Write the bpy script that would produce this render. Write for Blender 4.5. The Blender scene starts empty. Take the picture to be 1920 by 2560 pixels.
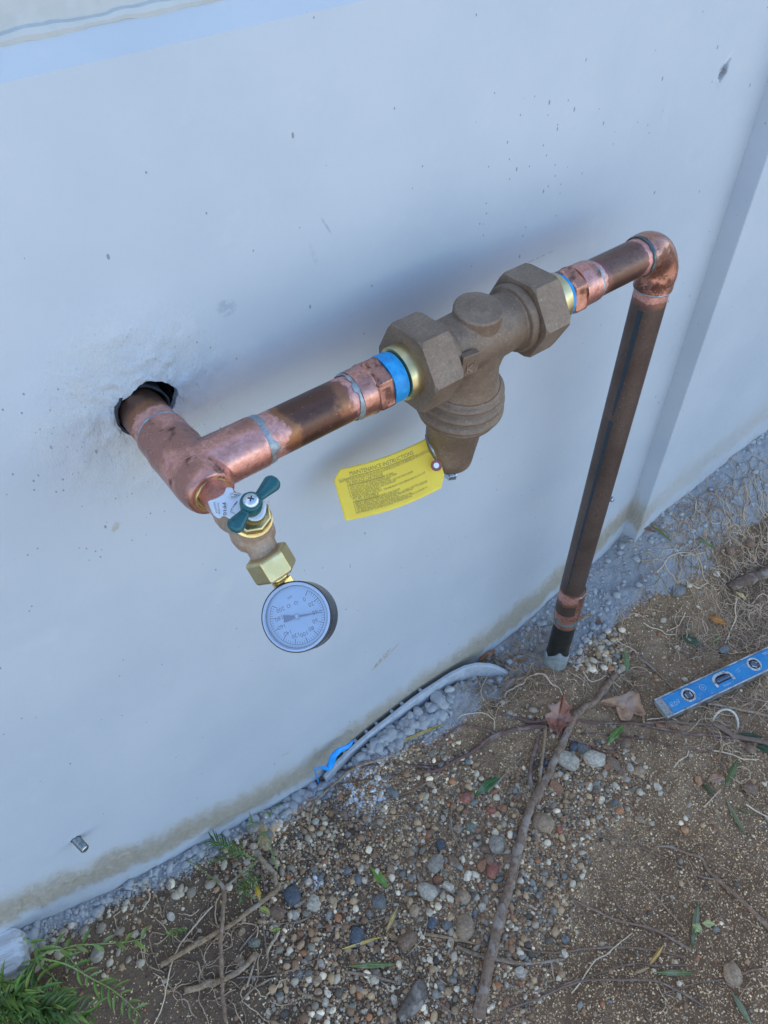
import bpy, bmesh, math, random
import numpy as np
from mathutils import Vector, Matrix, noise as mnoise

random.seed(7); rng = np.random.default_rng(7)
S = bpy.context.scene
COL = S.collection
R = math.radians
PZ = 0.90                                     # height of the horizontal pipe above the ground
# ------------------------------------------------------------------ camera
CAMP = np.array([-0.13303346, -0.54892968, 0.4198492 + PZ])
YAW, PIT, ROL, FPX = R(35.79185151), R(47.1849197), R(1.93698693), 1867.08
_f = np.array([math.sin(YAW)*math.cos(PIT), math.cos(YAW)*math.cos(PIT), -math.sin(PIT)])
_r = np.array([math.cos(YAW), -math.sin(YAW), 0.0]); _d = np.cross(_f, _r)
CR = math.cos(ROL)*_r + math.sin(ROL)*_d      # camera right
CD = np.cross(_f, CR)                         # camera down
CF = _f
cam_d = bpy.data.cameras.new('camera'); cam = bpy.data.objects.new('camera', cam_d); COL.objects.link(cam)
cam.matrix_world = Matrix(((CR[0], -CD[0], -CF[0], CAMP[0]), (CR[1], -CD[1], -CF[1], CAMP[1]),
                           (CR[2], -CD[2], -CF[2], CAMP[2]), (0, 0, 0, 1)))
cam_d.sensor_fit = 'VERTICAL'; cam_d.sensor_height = 24.0; cam_d.lens = FPX/2560*24.0
cam_d.clip_start = 0.01; cam_d.clip_end = 400
S.camera = cam
# ------------------------------------------------------------------ sky, sun, exposure
SUN_EL, SUN_AZ = R(52), R(-25)                # the sun stands behind the wall: everything in view is in its shade
W = bpy.data.worlds.new('World'); S.world = W; W.use_nodes = True
wn = W.node_tree.nodes; wl = W.node_tree.links
sky = wn.new('ShaderNodeTexSky'); sky.sky_type = 'NISHITA'; sky.sun_disc = False
sky.sun_elevation = SUN_EL; sky.sun_rotation = SUN_AZ; sky.air_density = 1.0; sky.dust_density = 0.8; sky.ozone_density = 1.2
wl.new(sky.outputs[0], wn['Background'].inputs[0]); wn['Background'].inputs[1].default_value = 0.15
sd = bpy.data.lights.new('sun', 'SUN'); sd.energy = 2.6; sd.angle = R(0.5); sd.color = (1.0, 0.95, 0.87)
sun = bpy.data.objects.new('sun', sd); COL.objects.link(sun)
sdir = Vector((math.sin(SUN_AZ)*math.cos(SUN_EL), math.cos(SUN_AZ)*math.cos(SUN_EL), math.sin(SUN_EL)))
sun.rotation_euler = sdir.to_track_quat('Z', 'Y').to_euler(); sun.location = sdir*20
S.view_settings.view_transform = 'Standard'; S.view_settings.look = 'None'
S.view_settings.gamma = 1.0; S.view_settings.use_curve_mapping = False
S.view_settings.exposure = 1.72
S.render.engine = 'CYCLES'
S.cycles.max_bounces = 8; S.cycles.diffuse_bounces = 4; S.cycles.glossy_bounces = 4
S.cycles.use_denoising = True

# ------------------------------------------------------------------ helpers: objects
def tag(o, label=None, cat=None, group=None, kind=None):
    if label: o['label'] = label
    if cat: o['category'] = cat
    if group: o['group'] = group
    if kind: o['kind'] = kind
    return o
def empty(name, loc=(0, 0, 0)):
    o = bpy.data.objects.new(name, None); COL.objects.link(o); o.location = loc; o.empty_display_size = .01
    return o
def link(name, me, parent=None):
    o = bpy.data.objects.new(name, me); COL.objects.link(o)
    if parent:
        o.parent = parent; o.matrix_parent_inverse = Matrix.Translation(parent.location).inverted()
    return o
class MB:
    """collects vertices and faces, then links them as one mesh object"""
    def __init__(s): s.v = []; s.f = []; s.a = []; s.c = []
    def add(s, v, f, a=None, c=None):
        n = len(s.v); s.v += [tuple(p) for p in v]; s.f += [tuple(i+n for i in q) for q in f]
        s.a += list(a) if a is not None else [0.0]*len(v)
        s.c += list(c) if c is not None else [(1, 1, 1, 1)]*len(v)
        return s
    def mesh(s, name, mat, smooth=True, sharp=None):
        me = bpy.data.meshes.new(name); me.from_pydata(s.v, [], s.f)
        if any(s.a):
            at = me.attributes.new('clean', 'FLOAT', 'POINT'); at.data.foreach_set('value', s.a)
        if any(c != (1, 1, 1, 1) for c in s.c):
            at = me.attributes.new('tint', 'FLOAT_COLOR', 'POINT'); at.data.foreach_set('color', np.array(s.c, 'f').ravel())
        me.materials.append(mat)
        if smooth:
            me.polygons.foreach_set('use_smooth', [True]*len(me.polygons))
            if sharp: me.set_sharp_from_angle(angle=R(sharp))
        me.update(); return me
    def build(s, name, mat, parent=None, smooth=True, sharp=35):
        return link(name, s.mesh(name, mat, smooth, sharp), parent)
def V(*a): return np.array(a, float)
def unit(v): v = np.asarray(v, float); return v/np.linalg.norm(v)
def frame(ax):
    ax = unit(ax); h = V(0, 0, 1) if abs(ax[2]) < .9 else V(0, 1, 0)
    u = unit(np.cross(h, ax)); return ax, u, np.cross(ax, u)
def lathe(prof, org, axis, n=40, clean=None, cap=True, phase=0.0):
    """prof: list of (s, r) along axis"""
    ax, u, w = frame(axis); org = np.asarray(org, float); v = []; f = []; a = []
    for s, r in prof:
        for k in range(n):
            t = 2*math.pi*k/n+phase
            v.append(org+ax*s+(u*math.cos(t)+w*math.sin(t))*max(r, 1e-5)); a.append(clean(s) if clean else 0.0)
    for i in range(len(prof)-1):
        for k in range(n):
            f.append((i*n+k, i*n+(k+1) % n, (i+1)*n+(k+1) % n, (i+1)*n+k))
    if cap:
        f.append(tuple(range(n-1, -1, -1))); f.append(tuple((len(prof)-1)*n+k for k in range(n)))
    return v, f, a
def rod(s0, s1, r, step=.003): 
    k = max(2, int(abs(s1-s0)/step)); return [(s0+(s1-s0)*i/k, r) for i in range(k+1)]
def tube(pts, rad, n=6, cap=True):
    pts = [np.asarray(p, float) for p in pts]; v = []; f = []
    m = len(pts)
    if not hasattr(rad, '__len__'): rad = [rad]*m
    prev = None
    for i, p in enumerate(pts):
        t = unit(pts[min(i+1, m-1)]-pts[max(i-1, 0)]+1e-9)
        if prev is None: _, u, w = frame(t)
        else:
            u = unit(prev-t*(prev@t)); w = np.cross(t, u)
        prev = u
        for k in range(n):
            a = 2*math.pi*k/n; v.append(p+(u*math.cos(a)+w*math.sin(a))*rad[i])
    for i in range(m-1):
        for k in range(n): f.append((i*n+k, i*n+(k+1) % n, (i+1)*n+(k+1) % n, (i+1)*n+k))
    if cap: f.append(tuple(range(n-1, -1, -1))); f.append(tuple((m-1)*n+k for k in range(n)))
    return v, f
def box(c, ux, uy, uz, sx, sy, sz):
    c = np.asarray(c, float); ux, uy, uz = map(unit, (ux, uy, uz)); v = []
    for k in (-1, 1):
        for j in (-1, 1):
            for i in (-1, 1): v.append(c+ux*i*sx/2+uy*j*sy/2+uz*k*sz/2)
    return v, [(0, 2, 3, 1), (4, 5, 7, 6), (0, 1, 5, 4), (2, 6, 7, 3), (0, 4, 6, 2), (1, 3, 7, 5)]
def bevel(o, w, seg=2):
    m = o.modifiers.new('bevel', 'BEVEL'); m.width = w; m.segments = seg; m.limit_method = 'ANGLE'; m.angle_limit = R(30); return o
def catmull(P, k=6):
    P = [np.asarray(p, float) for p in P]; out = []
    for i in range(len(P)-1):
        a, b, c, d = P[max(i-1, 0)], P[i], P[i+1], P[min(i+2, len(P)-1)]
        for j in range(k):
            t = j/k; out.append(.5*((2*b)+(c-a)*t+(2*a-5*b+4*c-d)*t*t+(3*b-a-3*c+d)*t**3))
    out.append(P[-1]); return out
def remesh(name, mb, mat, parent, vox=.001, it=6):
    me = bpy.data.meshes.new('tmp'); me.from_pydata(mb.v, [], mb.f); me.update()
    o = bpy.data.objects.new('tmp', me); COL.objects.link(o)
    m = o.modifiers.new('r', 'REMESH'); m.mode = 'VOXEL'; m.voxel_size = vox; m.use_smooth_shade = True
    if it: s = o.modifiers.new('s', 'SMOOTH'); s.iterations = it; s.factor = .5
    dg = bpy.context.evaluated_depsgraph_get()
    me2 = bpy.data.meshes.new_from_object(o.evaluated_get(dg)); bpy.data.objects.remove(o)
    me2.name = name; me2.materials.clear(); me2.materials.append(mat)
    me2.polygons.foreach_set('use_smooth', [True]*len(me2.polygons))
    return link(name, me2, parent)
def text_tris(body, size, align='LEFT'):
    cu = bpy.data.curves.new('t', 'FONT'); cu.body = body; cu.size = size; cu.align_x = align; cu.resolution_u = 2
    o = bpy.data.objects.new('t', cu); COL.objects.link(o)
    dg = bpy.context.evaluated_depsgraph_get()
    me = bpy.data.meshes.new_from_object(o.evaluated_get(dg))
    v = [(p.co.x, p.co.y) for p in me.vertices]; f = [tuple(q.vertices) for q in me.polygons]
    bpy.data.objects.remove(o); bpy.data.curves.remove(cu); bpy.data.meshes.remove(me)
    return v, f

# ------------------------------------------------------------------ helpers: places
def ray(u, v): return CF+CR*((u-960)/FPX)+CD*((v-1280)/FPX)
def on(u, v, ax, val):
    r = ray(u, v); return CAMP+r*((val-CAMP[ax])/r[ax])
def onplane(u, v, P, n):
    r = ray(u, v); return CAMP+r*(((np.asarray(P)-CAMP)@n)/(r@n))
def project(P):
    q = np.asarray(P)-CAMP; z = q@CF; return 960+FPX*(q@CR)/z, 1280+FPX*(q@CD)/z
# value noise on arrays
_tab = rng.random((256, 256))
def vnoise(x, y):
    xi = np.floor(x).astype(int); yi = np.floor(y).astype(int); fx = x-xi; fy = y-yi
    fx = fx*fx*(3-2*fx); fy = fy*fy*(3-2*fy)
    g = lambda a, b: _tab[a % 256, b % 256]
    return (g(xi, yi)*(1-fx)+g(xi+1, yi)*fx)*(1-fy)+(g(xi, yi+1)*(1-fx)+g(xi+1, yi+1)*fx)*fy-.5
BX = [-6, -.6, -.395, -.233, -.1, 0, .094, .213, .35, .5, .6, .703, .8, .87, .93, .97, 1.17, 1.4, 1.9, 6]
BZ = [.16, .185, .172, .088, .03, -.008, -.022, -.018, -.018, -.012, .0, .03, .056, .085, .135, .155, .18, .20, .22, .22]
def hbase(x): return np.interp(x, BX, BZ)
def ground_h(x, y, fine=True):
    x = np.asarray(x, float); y = np.asarray(y, float)
    dist = np.clip(-y, 0, None); b = hbase(x)
    far = np.interp(x, [-6, -.6, -.2, .2, .7, 1.0, 1.5, 6], [.02, .03, .0, -.012, -.010, -.006, .06, .1])
    w = np.exp(-(dist/.17)**2)
    h = b*w+far*(1-w)
    near = np.exp(-(np.maximum(0, np.hypot(x-.5, y+.3)-.9)/.5)**2)
    h = h+near*(.022*vnoise(x*7+3, y*7+9)+.010*vnoise(x*19, y*19+5)*np.clip(dist/.03, .2, 1))
    tr = np.interp(x, [.10, .16, .40, .48], [0, 1, 1, 0])            # soil banked against the drain board
    h = h+tr*.048*np.clip((dist-.013)/.012, 0, 1)*np.exp(-(np.maximum(0, dist-.03)/.07)**2)
    # soil heaped round the foot of the riser
    h = h+.018*np.exp(-((x-.56)**2+(y+.15)**2)/.006)+.012*np.exp(-((x-.45)**2+(y+.13)**2)/.004)
    if fine:
        h = h+near*(.006*vnoise(x*60, y*60)+.0035*vnoise(x*140+7, y*140)+.0018*vnoise(x*300, y*300+3))
    return h
def gp(u, v, up=0.0):
    r = ray(u, v); t0, t1 = .3, 3.5
    for _ in range(3):
        ts = np.linspace(t0, t1, 60); P = CAMP[None]+ts[:, None]*r[None]
        d = P[:, 2]-ground_h(P[:, 0], P[:, 1], False)
        k = int(np.argmax(d < 0)); k = max(k, 1); t0, t1 = ts[k-1], ts[k]
    P = CAMP+r*t1
    P[1] = min(P[1], -.004); P[2] = float(ground_h(P[0], P[1]))+up
    return P
ZW = dict(G1=(600, 1600, .42194), G2=(600, 2060, .42194), G3=(1220, 1700, .42194), G4=(1220, 2060, .42194), L0=(0, 1900, .42194),
          R0=(1300, 1300, .37372), A=(0, 2300, .25316), B=(480, 2000, .18088), C=(1340, 1380, .15672), D=(1050, 1620, .24111),
          E=(1520, 1700, .24111), F=(1520, 1280, .24111), Z1=(230, 880, .3014), Z2=(500, 1120, .24405), Z3=(800, 640, .3918),
          Z4=(1300, 540, .2532), Z5=(820, 1050, .217), Z6=(960, 0, .5787), Z9=(550, 1180, .10247), W=(0, 1200, .36166), P7=(1450, 1000, .2833), P5=(0, 0, .57866))
def px(z, u, v): o = ZW[z]; return o[0]+u*o[2], o[1]+v*o[2]

# ------------------------------------------------------------------ helpers: materials
def lin(c):
    if isinstance(c, str):
        c = [int(c[i:i+2], 16)/255 for i in (0, 2, 4)]
        c = [x/12.92 if x <= .04045 else ((x+.055)/1.055)**2.4 for x in c]
    return (c[0], c[1], c[2], 1.0)
class NT:
    def __init__(s, name):
        s.m = bpy.data.materials.new(name); s.m.use_nodes = True; s.t = s.m.node_tree; s.n = s.t.nodes
        s.p = s.n['Principled BSDF']; s.pos = None
    def new(s, ty, **k):
        n = s.n.new(ty)
        for a, b in k.items(): setattr(n, a, b)
        return n
    def set(s, inp, val):
        if hasattr(val, 'is_linked') or hasattr(val, 'links'): s.t.links.new(val, inp)
        else: inp.default_value = val
    def coord(s, which='Object'):
        return s.new('ShaderNodeTexCoord').outputs[which]
    def wpos(s):
        if s.pos is None: s.pos = s.new('ShaderNodeNewGeometry').outputs['Position']
        return s.pos
    def mapping(s, vec, scale=(1, 1, 1), rot=(0, 0, 0), loc=(0, 0, 0)):
        n = s.new('ShaderNodeMapping'); s.set(n.inputs[0], vec); n.inputs['Scale'].default_value = scale
        n.inputs['Rotation'].default_value = rot; n.inputs['Location'].default_value = loc; return n.outputs[0]
    def noise(s, scale, detail=4, rough=.55, vec=None, out=0):
        n = s.new('ShaderNodeTexNoise'); s.set(n.inputs['Vector'], vec if vec is not None else s.coord())
        n.inputs['Scale'].default_value = scale; n.inputs['Detail'].default_value = detail; n.inputs['Roughness'].default_value = rough
        return n.outputs[out]
    def voro(s, scale, vec=None, out='Distance', feature='F1'):
        n = s.new('ShaderNodeTexVoronoi', feature=feature); s.set(n.inputs['Vector'], vec if vec is not None else s.coord())
        n.inputs['Scale'].default_value = scale; return n.outputs[out]
    def ramp(s, fac, lo, hi, a=0.0, b=1.0):
        n = s.new('ShaderNodeMapRange', interpolation_type='SMOOTHSTEP'); s.set(n.inputs[0], fac)
        for i, x in enumerate((lo, hi, a, b)): s.set(n.inputs[i+1], x)
        return n.outputs[0]
    def math(s, op, a, b=0.0, clamp=False):
        n = s.new('ShaderNodeMath', operation=op, use_clamp=clamp); s.set(n.inputs[0], a); s.set(n.inputs[1], b); return n.outputs[0]
    def mix(s, fac, a, b, mode='MIX'):
        n = s.new('ShaderNodeMix', data_type='RGBA', blend_type=mode); s.set(n.inputs[0], fac)
        s.set(n.inputs[6], lin(a) if isinstance(a, (str, tuple)) else a); s.set(n.inputs[7], lin(b) if isinstance(b, (str, tuple)) else b)
        return n.outputs[2]
    def attr(s, name, out='Fac'):
        n = s.new('ShaderNodeAttribute', attribute_name=name); return n.outputs[out]
    def sep(s, vec):
        n = s.new('ShaderNodeSeparateXYZ'); s.set(n.inputs[0], vec); return n.outputs
    def bump(s, h, strength=.3, dist=.001, base=None):
        n = s.new('ShaderNodeBump'); s.set(n.inputs['Height'], h); n.inputs['Strength'].default_value = strength; n.inputs['Distance'].default_value = dist
        if base is not None: s.set(n.inputs['Normal'], base)
        return n.outputs[0]
    def out(s, color=None, rough=None, metal=None, normal=None, **k):
        if color is not None: s.set(s.p.inputs['Base Color'], lin(color) if isinstance(color, (str, tuple)) else color)
        if rough is not None: s.set(s.p.inputs['Roughness'], rough)
        if metal is not None: s.set(s.p.inputs['Metallic'], metal)
        if normal is not None: s.set(s.p.inputs['Normal'], normal)
        for a, b in k.items(): s.set(s.p.inputs[a.replace('_', ' ')], b)
        return s.m

def m_simple(name, a, b, rough=.5, metal=0.0, scale=200, bump=.1, dist=.0005, big=None, **k):
    t = NT(name); n1 = t.noise(scale, 5, .6); c = t.mix(t.ramp(n1, .35, .65), a, b)
    if big: c = t.mix(t.ramp(t.noise(big[0], 3), .45, .62), c, big[1])
    r = t.ramp(t.noise(scale*.6, 3), .3, .7, rough-.08, rough+.08)
    return t.out(c, r, metal, t.bump(n1, bump, dist), **k)

def m_copper_tube(old=False):
    # weathered brown tube; the fluxed and heated ends are scoured to bare pink metal
    t = NT('oxidised_tube' if old else 'copper_tube'); co = t.coord(); cl = t.attr('clean')
    n = t.noise(55, 6, .65, co); n2 = t.noise(240, 4, .6, co); n3 = t.noise(14, 3, .5, co)
    fac = t.math('ADD', cl, t.math('MULTIPLY', t.math('SUBTRACT', n, .5), 1.1))
    brown = t.mix(t.ramp(n3, .35, .65), *(((.098, .066, .052), (.140, .098, .080)) if old else ((.130, .068, .048), (.200, .112, .085))))
    brown = t.mix(t.ramp(n2, .52, .68, 0, .55), brown, (.085, .045, .035))
    brown = t.mix(t.ramp(t.voro(260, t.mapping(co, (1, 1, .5))), .05, .12, .8, 0), brown, (.5, .3, .24))
    pink = t.mix(t.ramp(n2, .4, .62), (.70, .37, .315), (.56, .27, .215))
    heat = t.mix(t.ramp(n3, .4, .6), (.33, .15, .075), (.22, .10, .10))
    c = t.mix(t.ramp(fac, .12, .38), brown, heat); c = t.mix(t.ramp(fac, .48, .60), c, pink)
    r = t.ramp(fac, .2, .65, .46 if old else .38, .46)
    return t.out(c, r, t.ramp(fac, .3, .6, .55 if old else .8, .72), t.bump(n2, .12, .0004))
def m_copper_fit(name='copper_fitting', bias=.0):
    t = NT(name); co = t.coord(); n = t.noise(48, 6, .68, co); n2 = t.noise(260, 5, .65, co); n3 = t.noise(21, 4, .6, co)
    pink = t.mix(t.ramp(n2, .35, .65), (.72, .37, .31), (.58, .27, .21))
    warm = t.mix(t.ramp(n3, .4, .6), (.50, .235, .15), (.42, .21, .165))
    c = t.mix(t.ramp(n3, .44-bias, .56-bias), pink, warm)
    c = t.mix(t.ramp(n, .57-bias, .68-bias, 0, .9), c, (.13, .06, .045))
    scr = t.noise(30, 3, .5, t.mapping(co, (1, 14, 14), (.3, .2, .6)))
    c = t.mix(t.ramp(scr, .63, .70, 0, .5), c, (.75, .45, .38))
    sp = t.voro(330, co)
    c = t.mix(t.ramp(sp, .05, .16, .7, 0), c, (.09, .05, .05))
    return t.out(c, t.ramp(n, .35, .65, .24, .42), .85, t.bump(t.math('ADD', n2, scr), .10, .0005))
def m_solder():
    t = NT('solder'); co = t.coord(); n = t.noise(160, 4, .6, co)
    return t.out(t.mix(t.ramp(n, .35, .65), (.40, .43, .43), (.24, .28, .29)), .42, .55, t.bump(t.noise(90, 3, .5, co), .5, .0012))
def m_bronze(name='cast_bronze', k=1.0):
    t = NT(name); co = t.coord(); n = t.noise(900, 3, .7, co); n2 = t.noise(28, 4, .6, co); n3 = t.noise(420, 2, .5, co)
    c = t.mix(t.ramp(n2, .35, .68), (.240*k, .165*k, .112*k), (.325*k, .233*k, .165*k))
    c = t.mix(t.ramp(n3, .64, .74, 0, .6), c, (.44*k, .37*k, .29*k))
    c = t.mix(t.ramp(t.noise(310, 3, .75, co), .40, .62, .24, 0), c, (.085*k, .062*k, .048*k))
    c = t.mix(t.ramp(t.noise(60, 4, .7, co), .60, .72, 0, .55), c, (.14*k, .10*k, .075*k))
    return t.out(c, t.ramp(n2, .3, .7, .46, .58), .55, t.bump(t.math('ADD', n, t.math('MULTIPLY', t.noise(240, 2, .5, co), .8)), .7, .0010))
def m_brass(name, a=(.70, .52, .22), b=(.58, .44, .20), rough=.28):
    t = NT(name); co = t.coord(); n = t.noise(60, 4, .6, co)
    return t.out(t.mix(t.ramp(n, .35, .65), a, b), t.ramp(n, .3, .7, rough-.05, rough+.1), .95, t.bump(t.noise(600, 2, .5, co), .05, .0003))
M = {}
M['tube'] = m_copper_tube(); M['tube_old'] = m_copper_tube(True); M['fit'] = m_copper_fit(); M['fit_dark'] = m_copper_fit('copper_fitting_dark', .10); M['solder'] = m_solder()
M['bronze'] = m_bronze(); M['bronze_lt'] = m_bronze('valve_bronze', 1.55); M['brass'] = m_brass('brass'); M['brass_pale'] = m_brass('pale_brass', (.66, .56, .31), (.56, .47, .24), .34)
M['zinc'] = m_simple('zinc_plate', (.62, .66, .68), (.45, .52, .56), .3, .95, 300, .08)
M['bluetape'] = m_simple('blue_sealant', (.012, .24, .56), (.02, .36, .68), .5, 0, 140, .5, .001)
M['green'] = m_simple('green_plastic', (.004, .075, .085), (.006, .09, .10), .3, 0, 40, .02)
M['black'] = m_simple('black_sleeve', (.012, .014, .02), (.03, .032, .04), .7, 0, 90, .8, .003)
M['dark'] = m_simple('dark_cavity', (.02, .02, .02), (.035, .035, .035), .9, 0, 120, .5, .002)  # near black, so holes carry their shade in the colour
M['gaugeblack'] = m_simple('gauge_steel', (.018, .019, .022), (.026, .027, .03), .3, .0, 80, .02)
M['dial'] = m_simple('dial_sky_tint', (.78, .89, .95), (.80, .91, .97), .5, 0, 30, .0)  # white dial; the blue of reflected sky is put into its colour
M['ink'] = m_simple('ink', (.02, .022, .03), (.03, .03, .035), .6, 0, 30, .0)
M['tagink'] = m_simple('tag_ink', (.24, .18, .06), (.32, .23, .07), .7, 0, 1500, .0)
M['paper'] = m_simple('white_label', (.66, .70, .74), (.58, .62, .66), .6, 0, 60, .2, .001)
M['pvc'] = m_simple('grey_sleeve', (.27, .29, .28), (.20, .22, .21), .7, 0, 90, .4, .001)
M['oldpipe'] = m_simple('old_pipe', (.030, .036, .034), (.055, .052, .046), .42, .6, 60, .15)
M['bluemark'] = m_simple('blue_print', (.030, .060, .088), (.06, .062, .075), .45, .5, 160, .05)
M['bluefilm'] = m_simple('blue_tape', (.01, .30, .78), (.02, .36, .85), .42, 0, 60, .3, .001)
M['red'] = m_simple('eyelet_red', (.30, .10, .09), (.25, .09, .085), .7, 0, 100, .2)
M['clip'] = m_simple('clip_metal', (.30, .34, .33), (.2, .24, .24), .4, .8, 150, .1)
def m_tag():
    t = NT('yellow_card'); co = t.coord(); n = t.noise(30, 4, .6, co); n2 = t.noise(700, 3, .6, co)
    c = t.mix(t.ramp(n, .35, .65), (.90, .66, .065), (.86, .61, .06))
    c = t.mix(t.ramp(t.voro(140, t.mapping(co, (1, 1, .6))), .03, .07, .6, 0), c, (.25, .17, .04))
    return t.out(c, .55, 0, t.bump(n2, .05, .0004))
M['tag'] = m_tag()
def m_glass():
    t = NT('gauge_lens'); tr = t.new('ShaderNodeBsdfTransparent'); gl = t.new('ShaderNodeBsdfGlossy'); gl.inputs['Roughness'].default_value = .08
    fr = t.new('ShaderNodeFresnel'); fr.inputs[0].default_value = 1.5
    mx = t.new('ShaderNodeMixShader'); t.t.links.new(t.math('ADD', t.math('MULTIPLY', fr.outputs[0], 1.5), .20), mx.inputs[0]); t.t.links.new(tr.outputs[0], mx.inputs[1]); t.t.links.new(gl.outputs[0], mx.inputs[2])
    tr.inputs[0].default_value = (.90, .95, 1, 1)  # slight blue tint adds reflected sky to the lens colour
    t.t.links.new(mx.outputs[0], t.n['Material Output'].inputs[0]); return t.m
M['lens'] = m_glass()

PAINT_A, PAINT_B = (.445, .482, .517), (.495, .522, .55)
def wall_base_height(t):
    x = t.sep(t.wpos())[0]
    cr = t.new('ShaderNodeFloatCurve'); xs = np.linspace(-.8, 1.8, 27)
    t.set(cr.inputs['Value'], t.ramp_lin(x, -.8, 1.8))
    c = cr.mapping.curves[0]
    for i, xx in enumerate(xs):
        yv = float(hbase(xx))*2+.3
        if i == 0: c.points[0].location = (0, yv)
        elif i == len(xs)-1: c.points[-1].location = (1, yv)
        else: c.points.new((xx+.8)/2.6, yv)
    cr.mapping.use_clip = False; cr.mapping.update()
    return t.math('MULTIPLY', t.math('SUBTRACT', cr.outputs[0], .3), .5)
def _rl(s, v, lo, hi):
    n = s.new('ShaderNodeMapRange'); s.set(n.inputs[0], v); n.inputs[1].default_value = lo; n.inputs[2].default_value = hi; return n.outputs[0]
NT.ramp_lin = _rl
def m_wall():
    t = NT('wall_paint'); P = t.wpos(); xyz = t.sep(P)
    n = t.noise(5, 4, .55, P); n2 = t.noise(120, 5, .6, P); n3 = t.noise(22, 5, .6, t.mapping(P, (1, 1, .35), (0, .35, 0)))
    c = t.mix(t.ramp(n, .3, .7), PAINT_A, PAINT_B)
    c = t.mix(t.ramp(t.noise(14, 5, .7, P), .55, .75, 0, .25), c, (.60, .60, .585))
    above = t.math('SUBTRACT', xyz[2], wall_base_height(t))
    # soil and rust stain above the foot of the wall
    wob = t.math('MULTIPLY', t.math('SUBTRACT', n3, .5), .095)
    a2 = t.math('ADD', above, wob)
    band = t.math('MULTIPLY', t.ramp(a2, .020, .050), t.ramp(a2, .070, .140, 1, 0))
    left = t.ramp(xyz[0], .88, .94, 1, .35)
    grain = t.ramp(t.noise(260, 4, .8, t.mapping(P, (.6, 1, 1.4), (0, .5, 0))), .34, .58, .5, 1)
    band = t.math('MULTIPLY', t.math('MULTIPLY', band, grain), left)
    c = t.mix(t.math('MULTIPLY', band, .82), c, t.mix(t.ramp(n2, .4, .6), (.50, .385, .22), (.56, .47, .33)))
    foot = t.math('MULTIPLY', t.ramp(a2, -.01, .03, 1, 0), t.ramp(t.noise(70, 5, .7, P), .45, .65, .15, .7))
    c = t.mix(foot, c, (.36, .34, .31))
    # spatter: fine dark flecks, denser in three places
    def spot(cx, cz, r): 
        d = t.new('ShaderNodeVectorMath', operation='DISTANCE'); t.set(d.inputs[0], P); d.inputs[1].default_value = (cx, 0, cz); return t.ramp(d.outputs['Value'], r*.3, r, 1, 0)
    dens = None
    for (z, u, v, r) in [('Z6', 620, 760, .13), ('Z1', 350, 900, .10), ('W', 420, 120, .16), ('Z6', 560, 900, .09)]:
        q = on(*px(z, u, v), 1, 0); sp = spot(q[0], q[2], r); dens = sp if dens is None else t.math('MAXIMUM', dens, sp)
    def flecks(scale, rot, st, thr, keep):
        vec = t.mapping(P, (1, 1, st), (0, rot, 0))
        d = t.voro(scale, vec); col = t.voro(scale, vec, 'Color'); rr = t.sep(col)
        k = t.math('ADD', keep, t.math('MULTIPLY', dens, -.22))
        th = t.math('MULTIPLY', thr, t.math('ADD', .3, rr[1]))
        return t.math('MULTIPLY', t.math('LESS_THAN', d, th), t.math('GREATER_THAN', rr[0], k))
    fl = t.math('MAXIMUM', flecks(130, .5, .5, .125, .972), flecks(210, .2, .7, .14, .972))
    fl = t.math('MAXIMUM', fl, flecks(45, -.45, .12, .026, .962))
    c = t.mix(t.math('MULTIPLY', fl, .62), c, (.10, .105, .10))
    q = on(*px('Z6', 1465, 308), 1, 0); c = t.mix(t.math('MULTIPLY', spot(q[0], q[2], .012), .75), c, (.16, .165, .175))
    def mark(cx, cz, ang, a, b, soft=.5):
        dx_ = t.math('SUBTRACT', xyz[0], cx); dz_ = t.math('SUBTRACT', xyz[2], cz); ca, sa = math.cos(ang), math.sin(ang)
        e1 = t.math('ADD', t.math('MULTIPLY', dx_, ca/a), t.math('MULTIPLY', dz_, sa/a)); e2 = t.math('ADD', t.math('MULTIPLY', dx_, -sa/b), t.math('MULTIPLY', dz_, ca/b))
        return t.ramp(t.math('ADD', t.math('MULTIPLY', e1, e1), t.math('MULTIPLY', e2, e2)), soft, 1, 1, 0)
    def seg(z, p, q, wid, soft=.3):
        A_, B_ = on(*(px(z, *p) if z else p), 1, 0), on(*(px(z, *q) if z else q), 1, 0); m_ = (A_+B_)/2; v_ = B_-A_
        return mark(m_[0], m_[2], math.atan2(v_[2], v_[0]), np.hypot(v_[0], v_[2])/2, wid, soft)
    rag = t.ramp(t.noise(130, 4, .7, P), .40, .55)
    for a_, colr, k_ in ((seg('Z6', (605, 1142), (748, 1076), .0009), (.20, .23, .27), .8), (seg('G1', (770, 195), (900, 40), .006), (.34, .27, .19), .85), (seg('G1', (820, 150), (960, 0), .004), (.38, .31, .23), .7),
                         (seg('W', (785, 370), (812, 280), .0045), (.40, .37, .29), .8), (seg(None, (535, 775), (595, 765), .010), (.33, .37, .41), .8), (seg(None, (800, 540), (832, 590), .0014), (.27, .31, .35), .6), (seg(None, (770, 600), (800, 680), .003), (.36, .41, .45), .5),
                         (seg('G1', (235, 690), (300, 660), .0035), (.42, .40, .36), .9)):
        c = t.mix(t.math('MULTIPLY', t.math('MULTIPLY', a_, rag), k_), c, colr)
    # patching compound round the pipe hole
    ph = spot(0, PZ, .13)
    ring = t.ramp(t.noise(16, 4, .6, P), .42, .62)
    c = t.mix(t.math('MULTIPLY', t.math('MULTIPLY', ph, ring), .55), c, (.55, .545, .52))
    pit = t.math('MULTIPLY', t.ramp(t.voro(110, P), .06, .15, 1, 0), ph)
    c = t.mix(t.math('MULTIPLY', pit, .45), c, (.2, .22, .25))
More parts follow.
